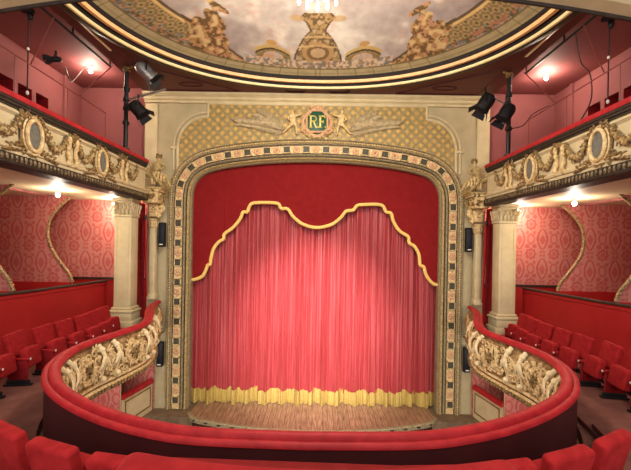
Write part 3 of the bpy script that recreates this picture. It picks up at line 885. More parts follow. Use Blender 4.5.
for sgn, side in ((-1, 'left'), (1, 'right')):
    g = thing('gallery_front', 'cream upper gallery front with gilt garlands and slate medallions, %s side' % side, 'gallery front', (0, 0, 0))
    path = [V(sgn * XG, 3.6, 0), V(sgn * XG, 10.5, 0)]; nn = [V(-sgn, 0, 0)] * 2
    mb = MB()
    mb.sweep(path, nn, [(-.28, 7.57), (-.28, 8.41), (0, 8.41), (0, 8.38), (.04, 8.37), (.05, 8.34), (.02, 8.31), (0, 8.29), (0, 7.82), (.03, 7.79), (.06, 7.76), (.05, 7.72), (.02, 7.70), (.02, 7.64), (-.28, 7.57)], closed=True)
    mb.build('panel', M['cream'], g, angle=30)
    mb = MB(); mb.sweep(path, nn, [(-.28, 8.545), (-.28, 8.64), (-.1, 8.66), (.08, 8.64), (.1, 8.6), (.09, 8.545)], closed=True); mb.build('handrail', M['rail_velvet'], g, angle=40)
    mb = MB(); mb.sweep(path, nn, [(-.28, 8.41), (-.28, 8.545), (.08, 8.545), (.08, 8.5), (.06, 8.49), (.06, 8.45), (.03, 8.44), (.03, 8.41)], closed=True); mb.build('cornice', M['black_line'], g, angle=25)
    mb = MB(); mb.sweep(path, nn, [(-.3, 7.57), (-.2, 7.64), (.05, 7.64), (.1, 7.62), (.1, 7.46), (.07, 7.43), (-.3, 7.43)], closed=True)
    y = 3.7
    while y < 10.44:
        mb.blob((sgn * (XG - .1), y, 7.55), (.03, .035, .06), 6, 5, 1); y += .095
    mb.build('bead_moulding', [M['black_line'], M['bead']], g, angle=30)
    fx = sgn * XG
    for y in (4.3, 6.3, 8.3): ornament_medallion(fx, y, sgn, g)
    for y in (5.3, 7.3, 9.25): ornament_pendant(fx, y, sgn, g)
    for a, b in ((4.55, 5.2), (5.4, 6.05), (6.55, 7.15), (7.45, 8.05), (8.55, 9.1), (9.4, 9.95)): garland(fx, a, b, sgn, g)
    # end block of the gallery front: scrolled pediment on a carved bracket, beside the proscenium
    b = PED[sgn] = thing('scrolled_pediment', 'gilt pediment with seated figure ending the %s upper gallery beside the arch' % side, 'pediment', (0, 0, 0))
    mb = MB()
    mb.box(*sorted((sgn * 4.72, sgn * 5.2)), 10.58, 11.15, 7.38, 7.72, bevel=.03)
    mb.box(*sorted((sgn * 4.66, sgn * 5.2)), 10.57, 11.16, 7.72, 7.8, bevel=.02)
    mb.build('block', M['ivory'], b)
    mb = MB()
    K = 16; vs = []; fs = []
    pr = [(0, 0), (0, .05), (-.03, .07), (-.03, .13), (.03, .17)]
    for k in range(K + 1):
        t = k / K; x = 5.2 - .6 * t; z = 7.84 + .36 * cos(t * pi / 2) ** .8
        for y0, lo in ((10.55, 0), (11.12, 0)): vs += [V(sgn * x, y0, z), V(sgn * x, y0, z + .1)]
    for k in range(K):
        a, b_ = 4 * k, 4 * k + 4
        fs += [(a, a + 1, b_ + 1, b_), (a + 1, a + 3, b_ + 3, b_ + 1), (a + 3, a + 2, b_ + 2, b_ + 3), (a + 2, a, b_, b_ + 2)]
    fs += [(0, 1, 3, 2), (4 * K, 4 * K + 2, 4 * K + 3, 4 * K + 1)]
    mb.add(vs, fs)
    mb.tube([V(sgn * (5.2 - .6 * k / K), 10.55, 7.9 + .36 * cos(k / K * pi / 2) ** .8) for k in range(K + 1)], .035, 8)
    mb.box(*sorted((sgn * 4.62, sgn * 5.2)), 10.56, 11.12, 7.78, 7.86, bevel=.015)
    for y in (10.72, 11.05): scroll(mb, V(sgn * 4.72, y, 7.56), V(0, 1, 0), V(-sgn, 0, 0), .12, 1.4, 1, .03)
    mb.build('scroll', M['old_gold'], b)
    mb = MB()
    for q_ in range(9):
        a = rnd.uniform(0, 2 * pi)
        mb.leaf(V(sgn * 4.7, 10.62 + .5 * rnd.random(), 7.45 + .3 * rnd.random()), V(0, cos(a), sin(a)), V(-sgn, 0, 0), .14, .04)
        mb.leaf(V(sgn * (4.72 + .4 * rnd.random()), 10.57, 7.45 + .3 * rnd.random()), V(cos(a), 0, sin(a)), V(0, -1, 0), .14, .04)
    mb.build('foliage', M['bronze'], b)
    # carved bracket under the block
    mb = MB()
    mb.box(*sorted((sgn * 4.84, sgn * 5.12)), 10.86, 11.1, 6.98, 7.38, bevel=.04)
    P = [V(sgn * 4.8, 10.98 , 7.34 - .36 * k / 14) + V(-sgn * .07 * sin(2 * pi * k / 14), 0, 0) for k in range(15)]
    mb.tube(P, .07, 8); scroll(mb, V(sgn * 4.98, 10.85, 7.2), V(1, 0, 0), V(0, -1, 0), .11, 1.3, 1, .03)
    mb.build('bracket', M['ivory'], b)
    # slim pilaster and drape of the stage box between column and arch
    pl = thing('slim_pilaster', 'slim cream pilaster with leafy capital beside the stage arch, %s side' % side, 'pilaster', (sgn * 5.03, 11.03, 4.43))
    mb = MB(); mb.box(-.09, .09, -.1, .1, 0, 2.2, bevel=.015); mb.box(-.12, .12, -.13, .13, 0, .18, bevel=.02)
    mb.build('shaft', M['cream'], pl)
    mb = MB(); mb.box(-.12, .12, -.13, .13, 2.44, 2.5, bevel=.015); mb.lathe([(.1, 2.2), (.12, 2.23), (.1, 2.26), (.1, 2.34), (.12, 2.44)], n=12)
    for q_ in range(12):
        a = q_ * pi / 6; mb.leaf((.1 * cos(a), .1 * sin(a), 2.22), (cos(a) * .12, sin(a) * .12, 1), (cos(a), sin(a), 0), .19, .035)
    mb.build('capital', M['ivory'], pl)
    mb = MB(); K = 26; vs = []; fs = []; zs_ = 14
    for j in range(zs_ + 1):
        t = j / zs_
        for i in range(K + 1):
            u = i / K
            gather = 1 if t < .1 else 1 - .62 * ((t - .1) / .9) ** 1.3
            yy_ = 10.84 - .3 * u * gather
            xx = 5.24 - .2 * u * (1 - .6 * t) - .1 * t + .025 * sin(u * 26 + 1) * (1 - .3 * t)
            vs.append(V(sgn * xx, yy_ - .0, 7.0 - 2.45 * t))
    for j in range(zs_):
        for i in range(K): fs.append((j * (K + 1) + i, j * (K + 1) + i + 1, (j + 1) * (K + 1) + i + 1, (j + 1) * (K + 1) + i))
    mb.add(vs, fs)
    dr = thing('box_drape', 'narrow red drape gathered back between %s column and stage arch' % side, 'drape', (0, 0, 0))
    mb.build('cloth', M['velvet'], dr)
    mb = MB()
    for i in range(9): mb.blob((sgn * (5.24 - .022 * i), 10.84 - .036 * i, 6.93), (.035, .02, .09), 6, 5)
    mb.build('tassel_trim', M['black_line'], dr)
    mb = MB(); mb.box(*sorted((sgn * 5.36, sgn * 5.40)), 10.5, 11.15, ZF, 7.4); struct(mb.build('wall_stage_box_' + side, M['velvet_dark'], smooth=False))

# ------------------------------------------------------------------ columns under the galleries
def column():
    c = thing('column', 'x', 'column')
    mb = MB()
    mb.box(-.36, .36, -.3, .3, 0, .2, bevel=.02); mb.box(-.31, .31, -.26, .26, .2, .42, bevel=.03)
    mb.box(-.34, .34, -.28, .28, .42, .5, bevel=.03); mb.box(-.29, .29, -.24, .24, .5, .58, bevel=.03)
    mb.build('base', M['cream'], c)
    mb = MB(); mb.box(-.24, .24, -.2, .2, .58, 3.16, bevel=.02)
    for x in (-.17, .17): mb.box(x - .012, x + .012, -.215, -.19, .8, 3.0, bevel=.005)
    mb.build('shaft', M['cream'], c)
    mb = MB()
    mb.box(-.27, .27, -.23, .23, 3.16, 3.22, bevel=.02); mb.box(-.23, .23, -.19, .19, 3.22, 3.56)
    mb.box(-.29, .29, -.25, .25, 3.62, 3.71, bevel=.02); mb.box(-.26, .26, -.22, .22, 3.55, 3.62, bevel=.02)
    for x, y, nx, ny in [(i * .11 - .22, -.2, 0, -1) for i in range(5)] + [(.24, i * .12 - .18, 1, 0) for i in range(4)] + [(-.24, i * .12 - .18, -1, 0) for i in range(4)]:
        mb.leaf((x, y, 3.22), (nx * .12, ny * .12, 1), (nx, ny, 0), .18, .05); mb.leaf((x + .05 * abs(ny), y + .05 * abs(nx), 3.36), (nx * .2, ny * .2, 1), (nx, ny, 0), .18, .05)
    for sx in (-1, 1):
        scroll(mb, V(sx * .25, -.24, 3.52), V(1, 0, 0), V(0, -1, 0), .07, 1.3, sx, .022)
    mb.build('capital', M['cream'], c)
    return c
c1 = column(); c1.location = (-5.48, 10.3, 3.78 - .03); c1['label'] = 'square cream column with leafy capital, left of the stage arch'
c2 = dup(c1); c2.location = (5.48, 10.3, 3.75); c2['label'] = 'square cream column with leafy capital, right of the stage arch'
for c_ in (c1, c2): c_['group'] = 'columns under the upper galleries'
for sgn in (-1, 1):
    platform('floor_column_step', [(sgn * x, y) for x, y in ((5.02, 9.93), (6.1, 9.93), (6.1, 10.75), (5.02, 10.75))], 3.75, ZF, M['red_panel'])

# ------------------------------------------------------------------ boxes behind the side seats
for sgn, side in ((-1, 'left'), (1, 'right')):
    pa = thing('box_parapet', 'low red lacquered parapet running behind the %s side seats' % side, 'parapet', (0, 0, 0))
    pts = [V(sgn * 6.22, 10.55, 0), V(sgn * 6.5, 8.1, 0), V(sgn * 6.72, 7.2, 0), V(sgn * 6.6, 4.4, 0)]
    nn = normals2d(pts); nn = [n if n.x * sgn < 0 else -n for n in nn]
    mb = MB(); mb.sweep(pts, nn, [(-.05, ZF + .01), (-.05, 5.0), (.03, 5.0), (.03, ZF + .01)], closed=True); mb.build('panel', M['red_panel'], pa, smooth=False)
    mb = MB(); mb.sweep(pts, nn, [(-.08, 5.0), (-.08, 5.05), (.07, 5.05), (.08, 5.02), (.05, 5.0)], closed=True); mb.build('cap_moulding', [M['black_line']], pa, angle=30)
    mb = MB(); mb.sweep(pts, nn, [(.03, 4.9), (.05, 4.92), (.05, 4.96), (.03, 4.98)], closed=True); mb.build('cap_roll', M['red_panel'], pa, angle=30)
    for which, y in (('far', 10.25), ('near', 8.25)):
        t = thing('box_partition', 'damask box partition with curved gilt rope edge, %s side, %s one' % (side, 'nearer the stage' if which == 'far' else 'nearer the frame edge'), 'partition', (0, 0, 0))
        zs = [7.49, 7.3, 7.1, 6.8, 6.45, 6.1, 5.8, 5.5, 5.25, 5.0]; xs = [7.08, 7.3, 7.5, 7.68, 7.74, 7.68, 7.52, 7.3, 7.1, 7.0]
        E_ = crom([V(x, 0, z) for x, z in zip(xs, zs)], 6)
        def Pf(u, v, y=y):
            k = v * (len(E_) - 1); i = min(int(k), len(E_) - 2); e = E_[i].lerp(E_[i + 1], k - i)
            return V(sgn * (9.55 + (e.x - 9.55) * u), y, e.z)
        grid_panel('panel', Pf, 90, 110, t, uvfun=lambda A: (A[:, 0], A[:, 2]))
        mb = MB(); mb.box(*sorted((sgn * 7.0, sgn * 9.55)), y - .02, y + .02, ZF + .01, 5.0); mb.build('dado', M['red_panel'], t, smooth=False)
        mb = MB(); R = .038; L = [V(sgn * p.x, y, p.z) for p in E_]
        mb.tube(L, R, 10)
        D = resample(L, .02)
        for ph in (0, pi):      # twisted strand wound along the edge
            mb.tube([p + V(cos(k * .5 + ph) * R * .95, sin(k * .5 + ph) * R * .95, 0) for k, p in enumerate(D)], .015, 5)
        mb.build('rope_edge', M['rope'], t)
    # end of a ground floor box: cream parapet with red rail, and its damask divider
    gb = thing('stage_box_front', 'cream panelled stage box front with red rail, low on the %s of the stage' % side, 'box front', (0, 0, 0))
    p0, p1 = V(sgn * 5.02, 11.1, 0), V(sgn * 5.27, 9.87, 0); d = (p1 - p0).normalized(); nn = V(-sgn * abs(d.y), sgn * d.x * (1 if d.y < 0 else -1) * 1, 0)
    nn = V(d.y, -d.x, 0); nn = nn if nn.x * sgn < 0 else -nn
    mb = MB(); mb.sweep([p0, p1], [nn, nn], [(-.06, .94), (-.06, 1.8), (0, 1.8), (0, .94)], closed=True)
    for za, zb in ((1.1, 1.13), (1.68, 1.71)): mb.sweep([p0 + d * .08, p1 - d * .08], [nn, nn], [(0, za), (.02, za), (.02, zb), (0, zb)], closed=True, mi=1)
    for e in (p0 + d * .08, p1 - d * .11): mb.sweep([e, e + d * .03], [nn, nn], [(0, 1.1), (.02, 1.1), (.02, 1.71), (0, 1.71)], closed=True, mi=1)
    mb.build('panel', [M['cream'], M['bronze']], gb, smooth=False)
    mb = MB(); mb.sweep([p0, p1 + d * .03], [nn, nn], [(-.13, 1.8), (-.12, 1.9), (-.03, 1.92), (.05, 1.89), (.05, 1.8)], closed=True); mb.build('handrail', M['rail_velvet'], gb, angle=40)
    mb = MB(); mb.box(*sorted((sgn * 5.3, sgn * 7.0)), 9.78, 9.83, 0.0, 3.34); dv = struct(mb.build('wall_divider_' + side, M['cream'], smooth=False))
    o = grid_panel('damask_' + side, lambda u, v: V(sgn * (5.3 + 1.7 * u), 9.775, .5 + 2.84 * v), 64, 100, dv, uvfun=lambda A: (A[:, 0], A[:, 2])); struct(o)
    mb = MB(); mb.box(*sorted((sgn * 5.4, sgn * 7.05)), 9.86, 11.15, 1.3, 1.36); struct(mb.build('floor_stage_box_' + side, M['dark_room'], smooth=False))  # shade inside the box put into the dark floor colour
    mb = MB(); mb.box(*sorted((sgn * 5.0, sgn * 8.8)), 5.2, 11.3, 3.36, 3.4); struct(mb.build('ceiling_ground_' + side, M['soffit'], smooth=False))

# ------------------------------------------------------------------ stage curtain and pelmet
YQ = 11.68
cu = thing('stage_curtain', 'closed red pleated stage curtain with golden fringe at its foot', 'curtain', (0, 0, 0))
NX = 620; NZ = 26
def fold(x, t):
    w = 1.35 * (.06 * sin(x * 13 + 1.6 * sin(x * 2.3)) + .035 * sin(x * 27 + 2 * sin(x * 3.1) + .6) + .03 * sin(x * 6.1 + 1) + .014 * sin(x * 58))
    return w * (.55 + .45 * t)
mb = MB(); vs = []; fs = []
for j in range(NZ + 1):
    t = j / NZ; z = 8.6 - (8.6 - 1.3) * t
    for i in range(NX + 1):
        x = -4.06 + 8.12 * i / NX
        vs.append(V(x + .012 * sin(x * 40 + z), YQ + fold(x, t), z))
for j in range(NZ):
    for i in range(NX): a = j * (NX + 1) + i; fs.append((a, a + 1, a + NX + 2, a + NX + 1))
mb.add(vs, fs); mb.build('cloth', M['curtain'], cu, angle=180, fixn=False)
mb = MB(); vs = []; fs = []; NJ = 6
for j in range(NJ + 1):
    t = j / NJ
    for i in range(NX + 1):
        x = -4.06 + 8.12 * i / NX
        top = 1.44 + .035 * sin(x * 9) + .02 * sin(x * 23 + 1)
        z = top + (.985 - top) * t
        vs.append(V(x, YQ - .035 + fold(x, 1) * 1.25 + .012 * sin(x * 75) - .03 * sin(pi * t * .8), z))
for j in range(NJ):
    for i in range(NX): a = j * (NX + 1) + i; fs.append((a, a + 1, a + NX + 2, a + NX + 1))
mb.add(vs, fs); mb.build('fringe', M['fringe'], cu, angle=180, fixn=False)

pe = thing('pelmet', 'flat deep red pelmet with scalloped gold braid edge, top of the arch', 'pelmet', (0, 0, 0))
YE = 11.42
edge = [(-3.96, 5.02), (-3.86, 5.02), (-3.62, 5.12), (-3.5, 5.32), (-3.44, 5.5), (-3.36, 5.52), (-3.34, 5.7), (-3.26, 6.02), (-3.08, 6.26), (-2.94, 6.34), (-2.92, 6.5), (-2.64, 6.72), (-2.42, 7.0), (-2.33, 7.22), (-2.2, 7.22), (-2.12, 7.42), (-1.95, 7.52), (-1.25, 7.52), (-1.12, 7.36), (-.9, 7.34), (-.72, 7.1), (-.4, 6.86), (.05, 6.76), (.5, 6.86), (.8, 7.08), (.98, 7.3), (1.2, 7.34), (1.32, 7.48), (1.5, 7.52), (2.1, 7.52), (2.26, 7.3), (2.42, 7.26), (2.5, 7.0), (2.7, 6.7), (2.98, 6.52), (3.02, 6.32), (3.2, 6.2), (3.34, 5.94), (3.38, 5.62), (3.5, 5.56), (3.56, 5.34), (3.7, 5.12), (3.86, 5.0), (3.97, 5.0)]
ue = resample(crom([V(x, 0, z) for x, z in edge], 5), .045)
mb = MB(); vs = []; fs = []; KZ = 8
for i, p in enumerate(ue):
    for k in range(KZ + 1): vs.append(V(p.x, YE + .012 * sin(p.x * 6) * (1 - k / KZ), p.z + (8.86 - p.z) * k / KZ))
for i in range(len(ue) - 1):
    for k in range(KZ): a = i * (KZ + 1) + k; fs.append((a, a + 1, a + KZ + 2, a + KZ + 1))
mb.add(vs, fs); mb.build('cloth', M['pelmet'], pe, angle=180, fixn=False)
mb = MB(); mb.tube([V(p.x, YE - .02, p.z) for p in ue], .055, 8); mb.build('braid', M['gold_braid'], pe)
mb = MB(); mb.tube([V(-4.0, YE + .1, 8.84), V(4.0, YE + .1, 8.84)], .03, 8); mb.build('hanging_batten', M['black'], pe)

# ------------------------------------------------------------------ cartouche, cherubs and palms over the arch
YA = YP - .05
def skin_body(name, J, Ed, m, parent=None, root='pelvis', sub=2, X=None):
    me = bpy.data.meshes.new(name); names = list(J); idx = {n: i for i, n in enumerate(names)}
    X = X or Matrix.Identity(4)
    me.from_pydata([tuple(X @ Vector(J[n][0])) for n in names], [(idx[a], idx[b]) for a, b in Ed], [])
    bm = bmesh.new(); bm.from_mesh(me); L = bm.verts.layers.skin.verify(); bm.verts.ensure_lookup_table()
    for n in names:
        r = J[n][1]; d = bm.verts[idx[n]][L]; d.radius = (r, r) if not hasattr(r, '__len__') else r; d.use_root = (n == root)
    bm.to_mesh(me); bm.free(); me.materials.append(m)
    o = bpy.data.objects.new(name, me); COL.objects.link(o)
    o.modifiers.new('Skin', 'SKIN').use_smooth_shade = True
    s_ = o.modifiers.new('Smooth', 'SUBSURF'); s_.levels = sub; s_.render_levels = sub
    if parent: o.parent = parent
    return o
BODY_E = [('pelvis', 'belly'), ('belly', 'chest'), ('chest', 'neck'), ('neck', 'head'), ('head', 'crown'), ('chest', 'shl'), ('shl', 'ell'), ('ell', 'hal'), ('chest', 'shr'), ('shr', 'elr'), ('elr', 'har'),
          ('pelvis', 'hil'), ('hil', 'knl'), ('knl', 'anl'), ('anl', 'tol'), ('pelvis', 'hir'), ('hir', 'knr'), ('knr', 'anr'), ('anr', 'tor')]
def putto(sgn):
    J = dict(pelvis=((.0, 0, .34), .075), belly=((.02, -.02, .42), .078), chest=((.02, -.01, .52), .075), neck=((.03, -.01, .6), .035), head=((.035, -.03, .67), .068), crown=((.03, -.03, .71), .055),
             shl=((-.07, -.02, .545), .036), ell=((-.18, -.08, .54), .028), hal=((-.27, -.1, .6), .022), shr=((.11, -.02, .54), .036), elr=((.16, -.05, .44), .028), har=((.06, -.09, .38), .022),
             hil=((-.05, -.02, .3), .055), knl=((-.09, -.08, .17), .042), anl=((-.08, -.03, .04), .026), tol=((-.12, -.08, .02), .02), hir=((.05, -.02, .3), .055), knr=((.14, -.06, .2), .042), anr=((.24, -.02, .09), .026), tor=((.29, -.04, .05), .02))
    return J
ca = thing('cartouche', 'gilt cartouche with green shield lettered R.F. at the crown of the arch', 'cartouche', (0, YA, 10.05))
mb = MB()
oc = [(.3, .2), (.2, .32), (-.2, .32), (-.3, .2), (-.3, -.2), (-.2, -.3), (.2, -.3), (.3, -.2)]
mb.slab(oc, .05, bevel=.01, M=Matrix.Translation((0, -.05, .02))); mb.build('shield', M['shield'], ca, angle=30)
mb = MB(); loop = [V(x * 1.08, -.08, z * 1.08 + .02) for x, z in oc]
mb.tube(loop, .035, 8, closed=True)
loop = [V(.42 * cos(a * pi / 16) * (1 + .08 * cos(4 * a * pi / 16)), -.04, .41 * sin(a * pi / 16) * (1 + .08 * cos(a * pi / 4))) for a in range(32)]
mb.tube(loop, .06, 8, closed=True)
mb.blob((0, -.07, .46), (.09, .06, .06), 8, 6)
for s_ in (-1, 1):
    scroll(mb, V(s_ * .14, -.06, .44), V(1, 0, 0), V(0, -1, 0), .07, 1.2, s_, .025)
    scroll(mb, V(s_ * .38, -.06, -.3), V(1, 0, 0), V(0, -1, 0), .1, 1.3, s_, .03)
mb.build('frame', M['rose'], ca)
mb = MB()
for k in range(40):
    a = rnd.uniform(0, 2 * pi) if k > 14 else pi + pi * k / 14
    mb.leaf((.44 * cos(a), -.05, .42 * sin(a)), (cos(a + rnd.uniform(-.8, .8)), 0, sin(a + rnd.uniform(-.8, .8))), (0, -1, 0), .13, .04)
mb.build('foliage', M['old_gold'], ca)
def stroke(mb, pts, w):
    for (x0, z0), (x1, z1) in zip(pts, pts[1:]):
        d = V(x1 - x0, 0, z1 - z0); L = d.length; d.normalize(); p = V(-d.z, 0, d.x) * (w / 2); a, b = V(x0, -.088, z0) - d * w * .2, V(x1, -.088, z1) + d * w * .2
        mb.add([a - p, b - p, b + p, a + p, a - p + V(0, .012, 0), b - p + V(0, .012, 0), b + p + V(0, .012, 0), a + p + V(0, .012, 0)], [(0, 1, 2, 3), (4, 7, 6, 5), (0, 4, 5, 1), (1, 5, 6, 2), (2, 6, 7, 3), (3, 7, 4, 0)])
mb = MB()
W = .05
stroke(mb, [(-.2, -.17), (-.2, .2)], W); stroke(mb, [(-.24, -.17), (-.16, -.17)], .025); stroke(mb, [(-.24, .2), (-.2, .2)], .025)
stroke(mb, [(-.2, .19), (-.11, .19)] + [(-.11 + .085 * cos(a), .11 + .08 * sin(a)) for a in [pi / 2 - k * pi / 8 for k in range(9)]] + [(-.2, .03)], .034)
stroke(mb, [(-.12, .03), (-.03, -.16)], W * .8); stroke(mb, [(-.05, -.17), (.005, -.17)], .025)
mb.blob((.035, -.09, -.155), (.022, .012, .022), 8, 5)
stroke(mb, [(.1, -.17), (.1, .2)], W); stroke(mb, [(.06, -.17), (.14, -.17)], .025); stroke(mb, [(.06, .19), (.24, .19)], .034); stroke(mb, [(.24, .19), (.24, .13)], .025)
stroke(mb, [(.1, .02), (.2, .02)], .034); stroke(mb, [(.2, .06), (.2, -.02)], .022)
mb.blob((.255, -.09, -.155), (.022, .012, .022), 8, 5)
mb.build('lettering', M['letters'], ca, smooth=False)
for sgn, side in ((-1, 'left'), (1, 'right')):
    c_ = thing('cherub', 'ivory cherub reaching towards the lettered shield from its %s' % side, 'sculpture', (sgn * .74, YA - .05, 9.64), group='cherubs beside the cartouche')
    body = skin_body('body', putto(sgn), BODY_E, M['ivory'], c_, X=Matrix.Diagonal((sgn * 1.12, 1.1, 1.12, 1)))
    mb = MB()
    for k in range(14):
        a = k * 2.4; mb.blob((sgn * .035 + .055 * cos(a) * (1 - k / 20), -.02 + .035 * sin(a), .80 + .035 * (k / 14)), .024, 6, 4)
    mb.build('hair', M['old_gold'], c_)
    p_ = thing('palm_branch', 'spread grey gilt palm branch on the gilt lattice, %s of the cartouche' % side, 'palm branch', (sgn * .98, YA, 9.72), group='palm branches beside the cartouche')
    st = [V(sgn * (.0 + 1.5 * k / 12), -.02, .05 + .22 * sin(k / 12 * 1.3)) for k in range(13)]
    mb = MB(); mb.tube(st, lambda t: .03 * (1.1 - .6 * t), 6); mb.tube([V(sgn * (.0 + .9 * k / 8), -.03, .05 + .58 * sin(k / 8 * 1.2)) for k in range(9)], .02, 6); mb.build('stem', M['bronze'], p_)
    mb = MB()
    for k in range(22):
        u = (k + .5) / 22; q_ = st[min(int(u * 12), 11)].lerp(st[min(int(u * 12), 11) + 1], u * 12 - int(u * 12))
        for w_, L0 in ((1, .62), (-1, .3)):
            a = radians(40 - 16 * u) * w_ + .12
            mb.leaf(q_ + V(0, -.015, 0), (sgn * cos(a), 0, sin(a)), (0, -1, 0), L0 * (1.05 - .5 * u), .021, .12)
    for k in range(14):
        u = (k + 1) / 15; q_ = V(sgn * .9 * u, -.03, .05 + .58 * sin(u * 1.2))
        for w_ in (1, -1):
            a = radians(34) * w_ + .75 * (1 - .5 * u)
            mb.leaf(q_ + V(0, -.015, 0), (sgn * cos(a), 0, sin(a)), (0, -1, 0), .36 * (1.1 - .4 * u), .02, .12)
    mb.build('leaves', M['palm'], p_)

# seated figure on each pediment block
for sgn, side in ((-1, 'left'), (1, 'right')):
    FT = Matrix.Translation((sgn * 4.84, 10.8, 8.16))
    J = dict(pelvis=((0, 0, .08), .09), belly=((.0, 0, .2), .085), chest=((.02, -.01, .33), .095), neck=((.03, -.02, .43), .042), head=((.04, -.03, .51), .07), crown=((.04, -.02, .57), .05),
             shl=((-.1, -.02, .37), .05), ell=((-.2, -.06, .22), .038), hal=((-.22, -.1, .04), .03), shr=((.13, -.03, .36), .05), elr=((.22, -.1, .24), .038), har=((.12, -.18, .2), .03),
             hil=((-.06, -.04, .06), .08), knl=((-.02, -.22, .1), .06), anl=((.1, -.24, -.12), .04), tol=((.16, -.3, -.16), .03), hir=((.07, -.03, .06), .08), knr=((.25, -.1, .02), .06), anr=((.37, -.12, -.22), .04), tor=((.44, -.14, -.26), .03))
    f_ = skin_body('figure', J, BODY_E, M['old_gold'], PED[sgn], X=Matrix.Diagonal((-sgn * 1.25, 1.2, 1.2, 1))); f_.location = FT.translation
    mb = MB()
    for k in range(22):
        a = k * 2.4; mb.blob((-sgn * .05 + .07 * cos(a), -.02 + .065 * sin(a), .66 + .045 * sin(k)), .032, 6, 4)
    mb.build('hair', M['bronze'], f_)
    mb = MB()
    for k in range(5):
        P = [V(-sgn * (-.1 + .09 * k + .06 * t), -.08 - .16 * sin(t * 2), .12 - .3 * t + .05 * sin(k + t * 4)) for t in [i / 8 for i in range(9)]]
        mb.tube(P, .03, 6)
    mb.build('drapery', M['ivory'], f_)

# ------------------------------------------------------------------ chandelier
ch = thing('chandelier', 'crystal chandelier in the dome, white drops showing at the top edge', 'chandelier', (0.0, 6.0, 10.42))
mb = MB()
for R, z in ((.42, .24), (.3, .62), (.6, .5)):
    mb.tube([V(R * cos(2 * pi * k / 32), R * sin(2 * pi * k / 32), z) for k in range(32)], .018, 6, closed=True)
mb.lathe([(.02, .2), (.05, .3), (.03, .45), (.07, .55), (.04, .7), (.02, .8), (.015, 1.37)], n=10)
for k in range(8):
    a = k * pi / 4; mb.tube([V(.03 * cos(a), .03 * sin(a), .5), V(.3 * cos(a), .3 * sin(a), .35), V(.42 * cos(a), .42 * sin(a), .24)], .012, 6)
    mb.tube([V(.42 * cos(a), .42 * sin(a), .24), V(.55 * cos(a), .55 * sin(a), .34), V(.6 * cos(a), .6 * sin(a), .5)], .012, 6)
mb.build('frame', M['brass'], ch)
for R, z, n_, L in ((.42, .23, 14, .23), (.6, .49, 16, .2), (.3, .61, 10, .18)):
    for k in range(n_):
        a = 2 * pi * (k + .5) / n_; mb = MB()
        mb.lathe([(.004, 0), (.012, -.03), (.02, -.06), (.018, -L * .45), (.03, -L * .75), (.02, -L * .92), (.002, -L)], c=(R * cos(a), R * sin(a), z), n=6)
        mb.build('crystal_drop', M['crystal'], ch, smooth=False)
for k in range(8):
    a = k * pi / 4; mb = MB(); mb.lathe([(.035, .5), (.015, .53), (.015, .64), (.022, .66), (.018, .72), (.002, .76)], c=(.6 * cos(a), .6 * sin(a), 0), n=8); mb.build('candle_lamp', M['bulb_soft'], ch)

# ------------------------------------------------------------------ theatre lamps, poles, rails, loudspeakers
def spotlight(label, loc, aim, m, L=.42, R=.15, barn=True, group=None):
    t = thing('spotlight', label, 'spotlight', loc, group=group)
    d = Vector(aim).normalized(); Q = d.to_track_quat('Z', 'Y').to_matrix().to_4x4()
    mb = MB(); mb.lathe([(R * .5, -L * .55), (R * .8, -L * .5), (R, -L * .35), (R, L * .3), (R * 1.12, L * .32), (R * 1.12, L * .45), (R * .9, L * .45), (R * .85, L * .38)], n=18, M=Q)
    for k in range(4): mb.lathe([(R * 1.04, -L * .3 + k * .04), (R * 1.04, -L * .28 + k * .04)], n=18, M=Q)
    mb.build('housing', m, t, angle=35)
    mb = MB(); mb.lathe([(R * .86, L * .36), (R * .5, L * .41), (.005, L * .43)], n=16, M=Q); mb.build('lens', M['lens'], t)
    mb = MB(); P = [Q @ V(R * 1.25 * cos(a), 0, R * 1.7 * sin(a)) if False else V(0, 0, 0) + (Q @ V(R * 1.2, 0, 0)) * cos(a) + V(0, 0, R * 1.75) * sin(a) for a in [pi * k / 12 for k in range(13)]]
    mb.tube(P, .018, 6); mb.tube([V(0, 0, R * 1.7), V(0, 0, R * 1.7 + .1)], .025, 6); mb.build('yoke', M['black'], t)
    if barn:
        for k in range(4):
            a = k * pi / 2; mb = MB()
            c = [V(R * .8 * s_, R * 1.0, L * .46) for s_ in (-1, 1)] + [V(R * 1.0 * s_, R * 1.45, L * .46 + .13) for s_ in (1, -1)]
            Rz = Matrix.Rotation(a, 4, 'Z')
            c = [Q @ (Rz @ p) for p in c]; nn = (c[1] - c[0]).cross(c[3] - c[0]).normalized() * .006
            mb.add([p + nn for p in c] + [p - nn for p in c], [(0, 1, 2, 3), (7, 6, 5, 4), (0, 4, 5, 1), (1, 5, 6, 2), (2, 6, 7, 3), (3, 7, 4, 0)])
            mb.build('barn_door', M['black'], t, smooth=False)
    return t
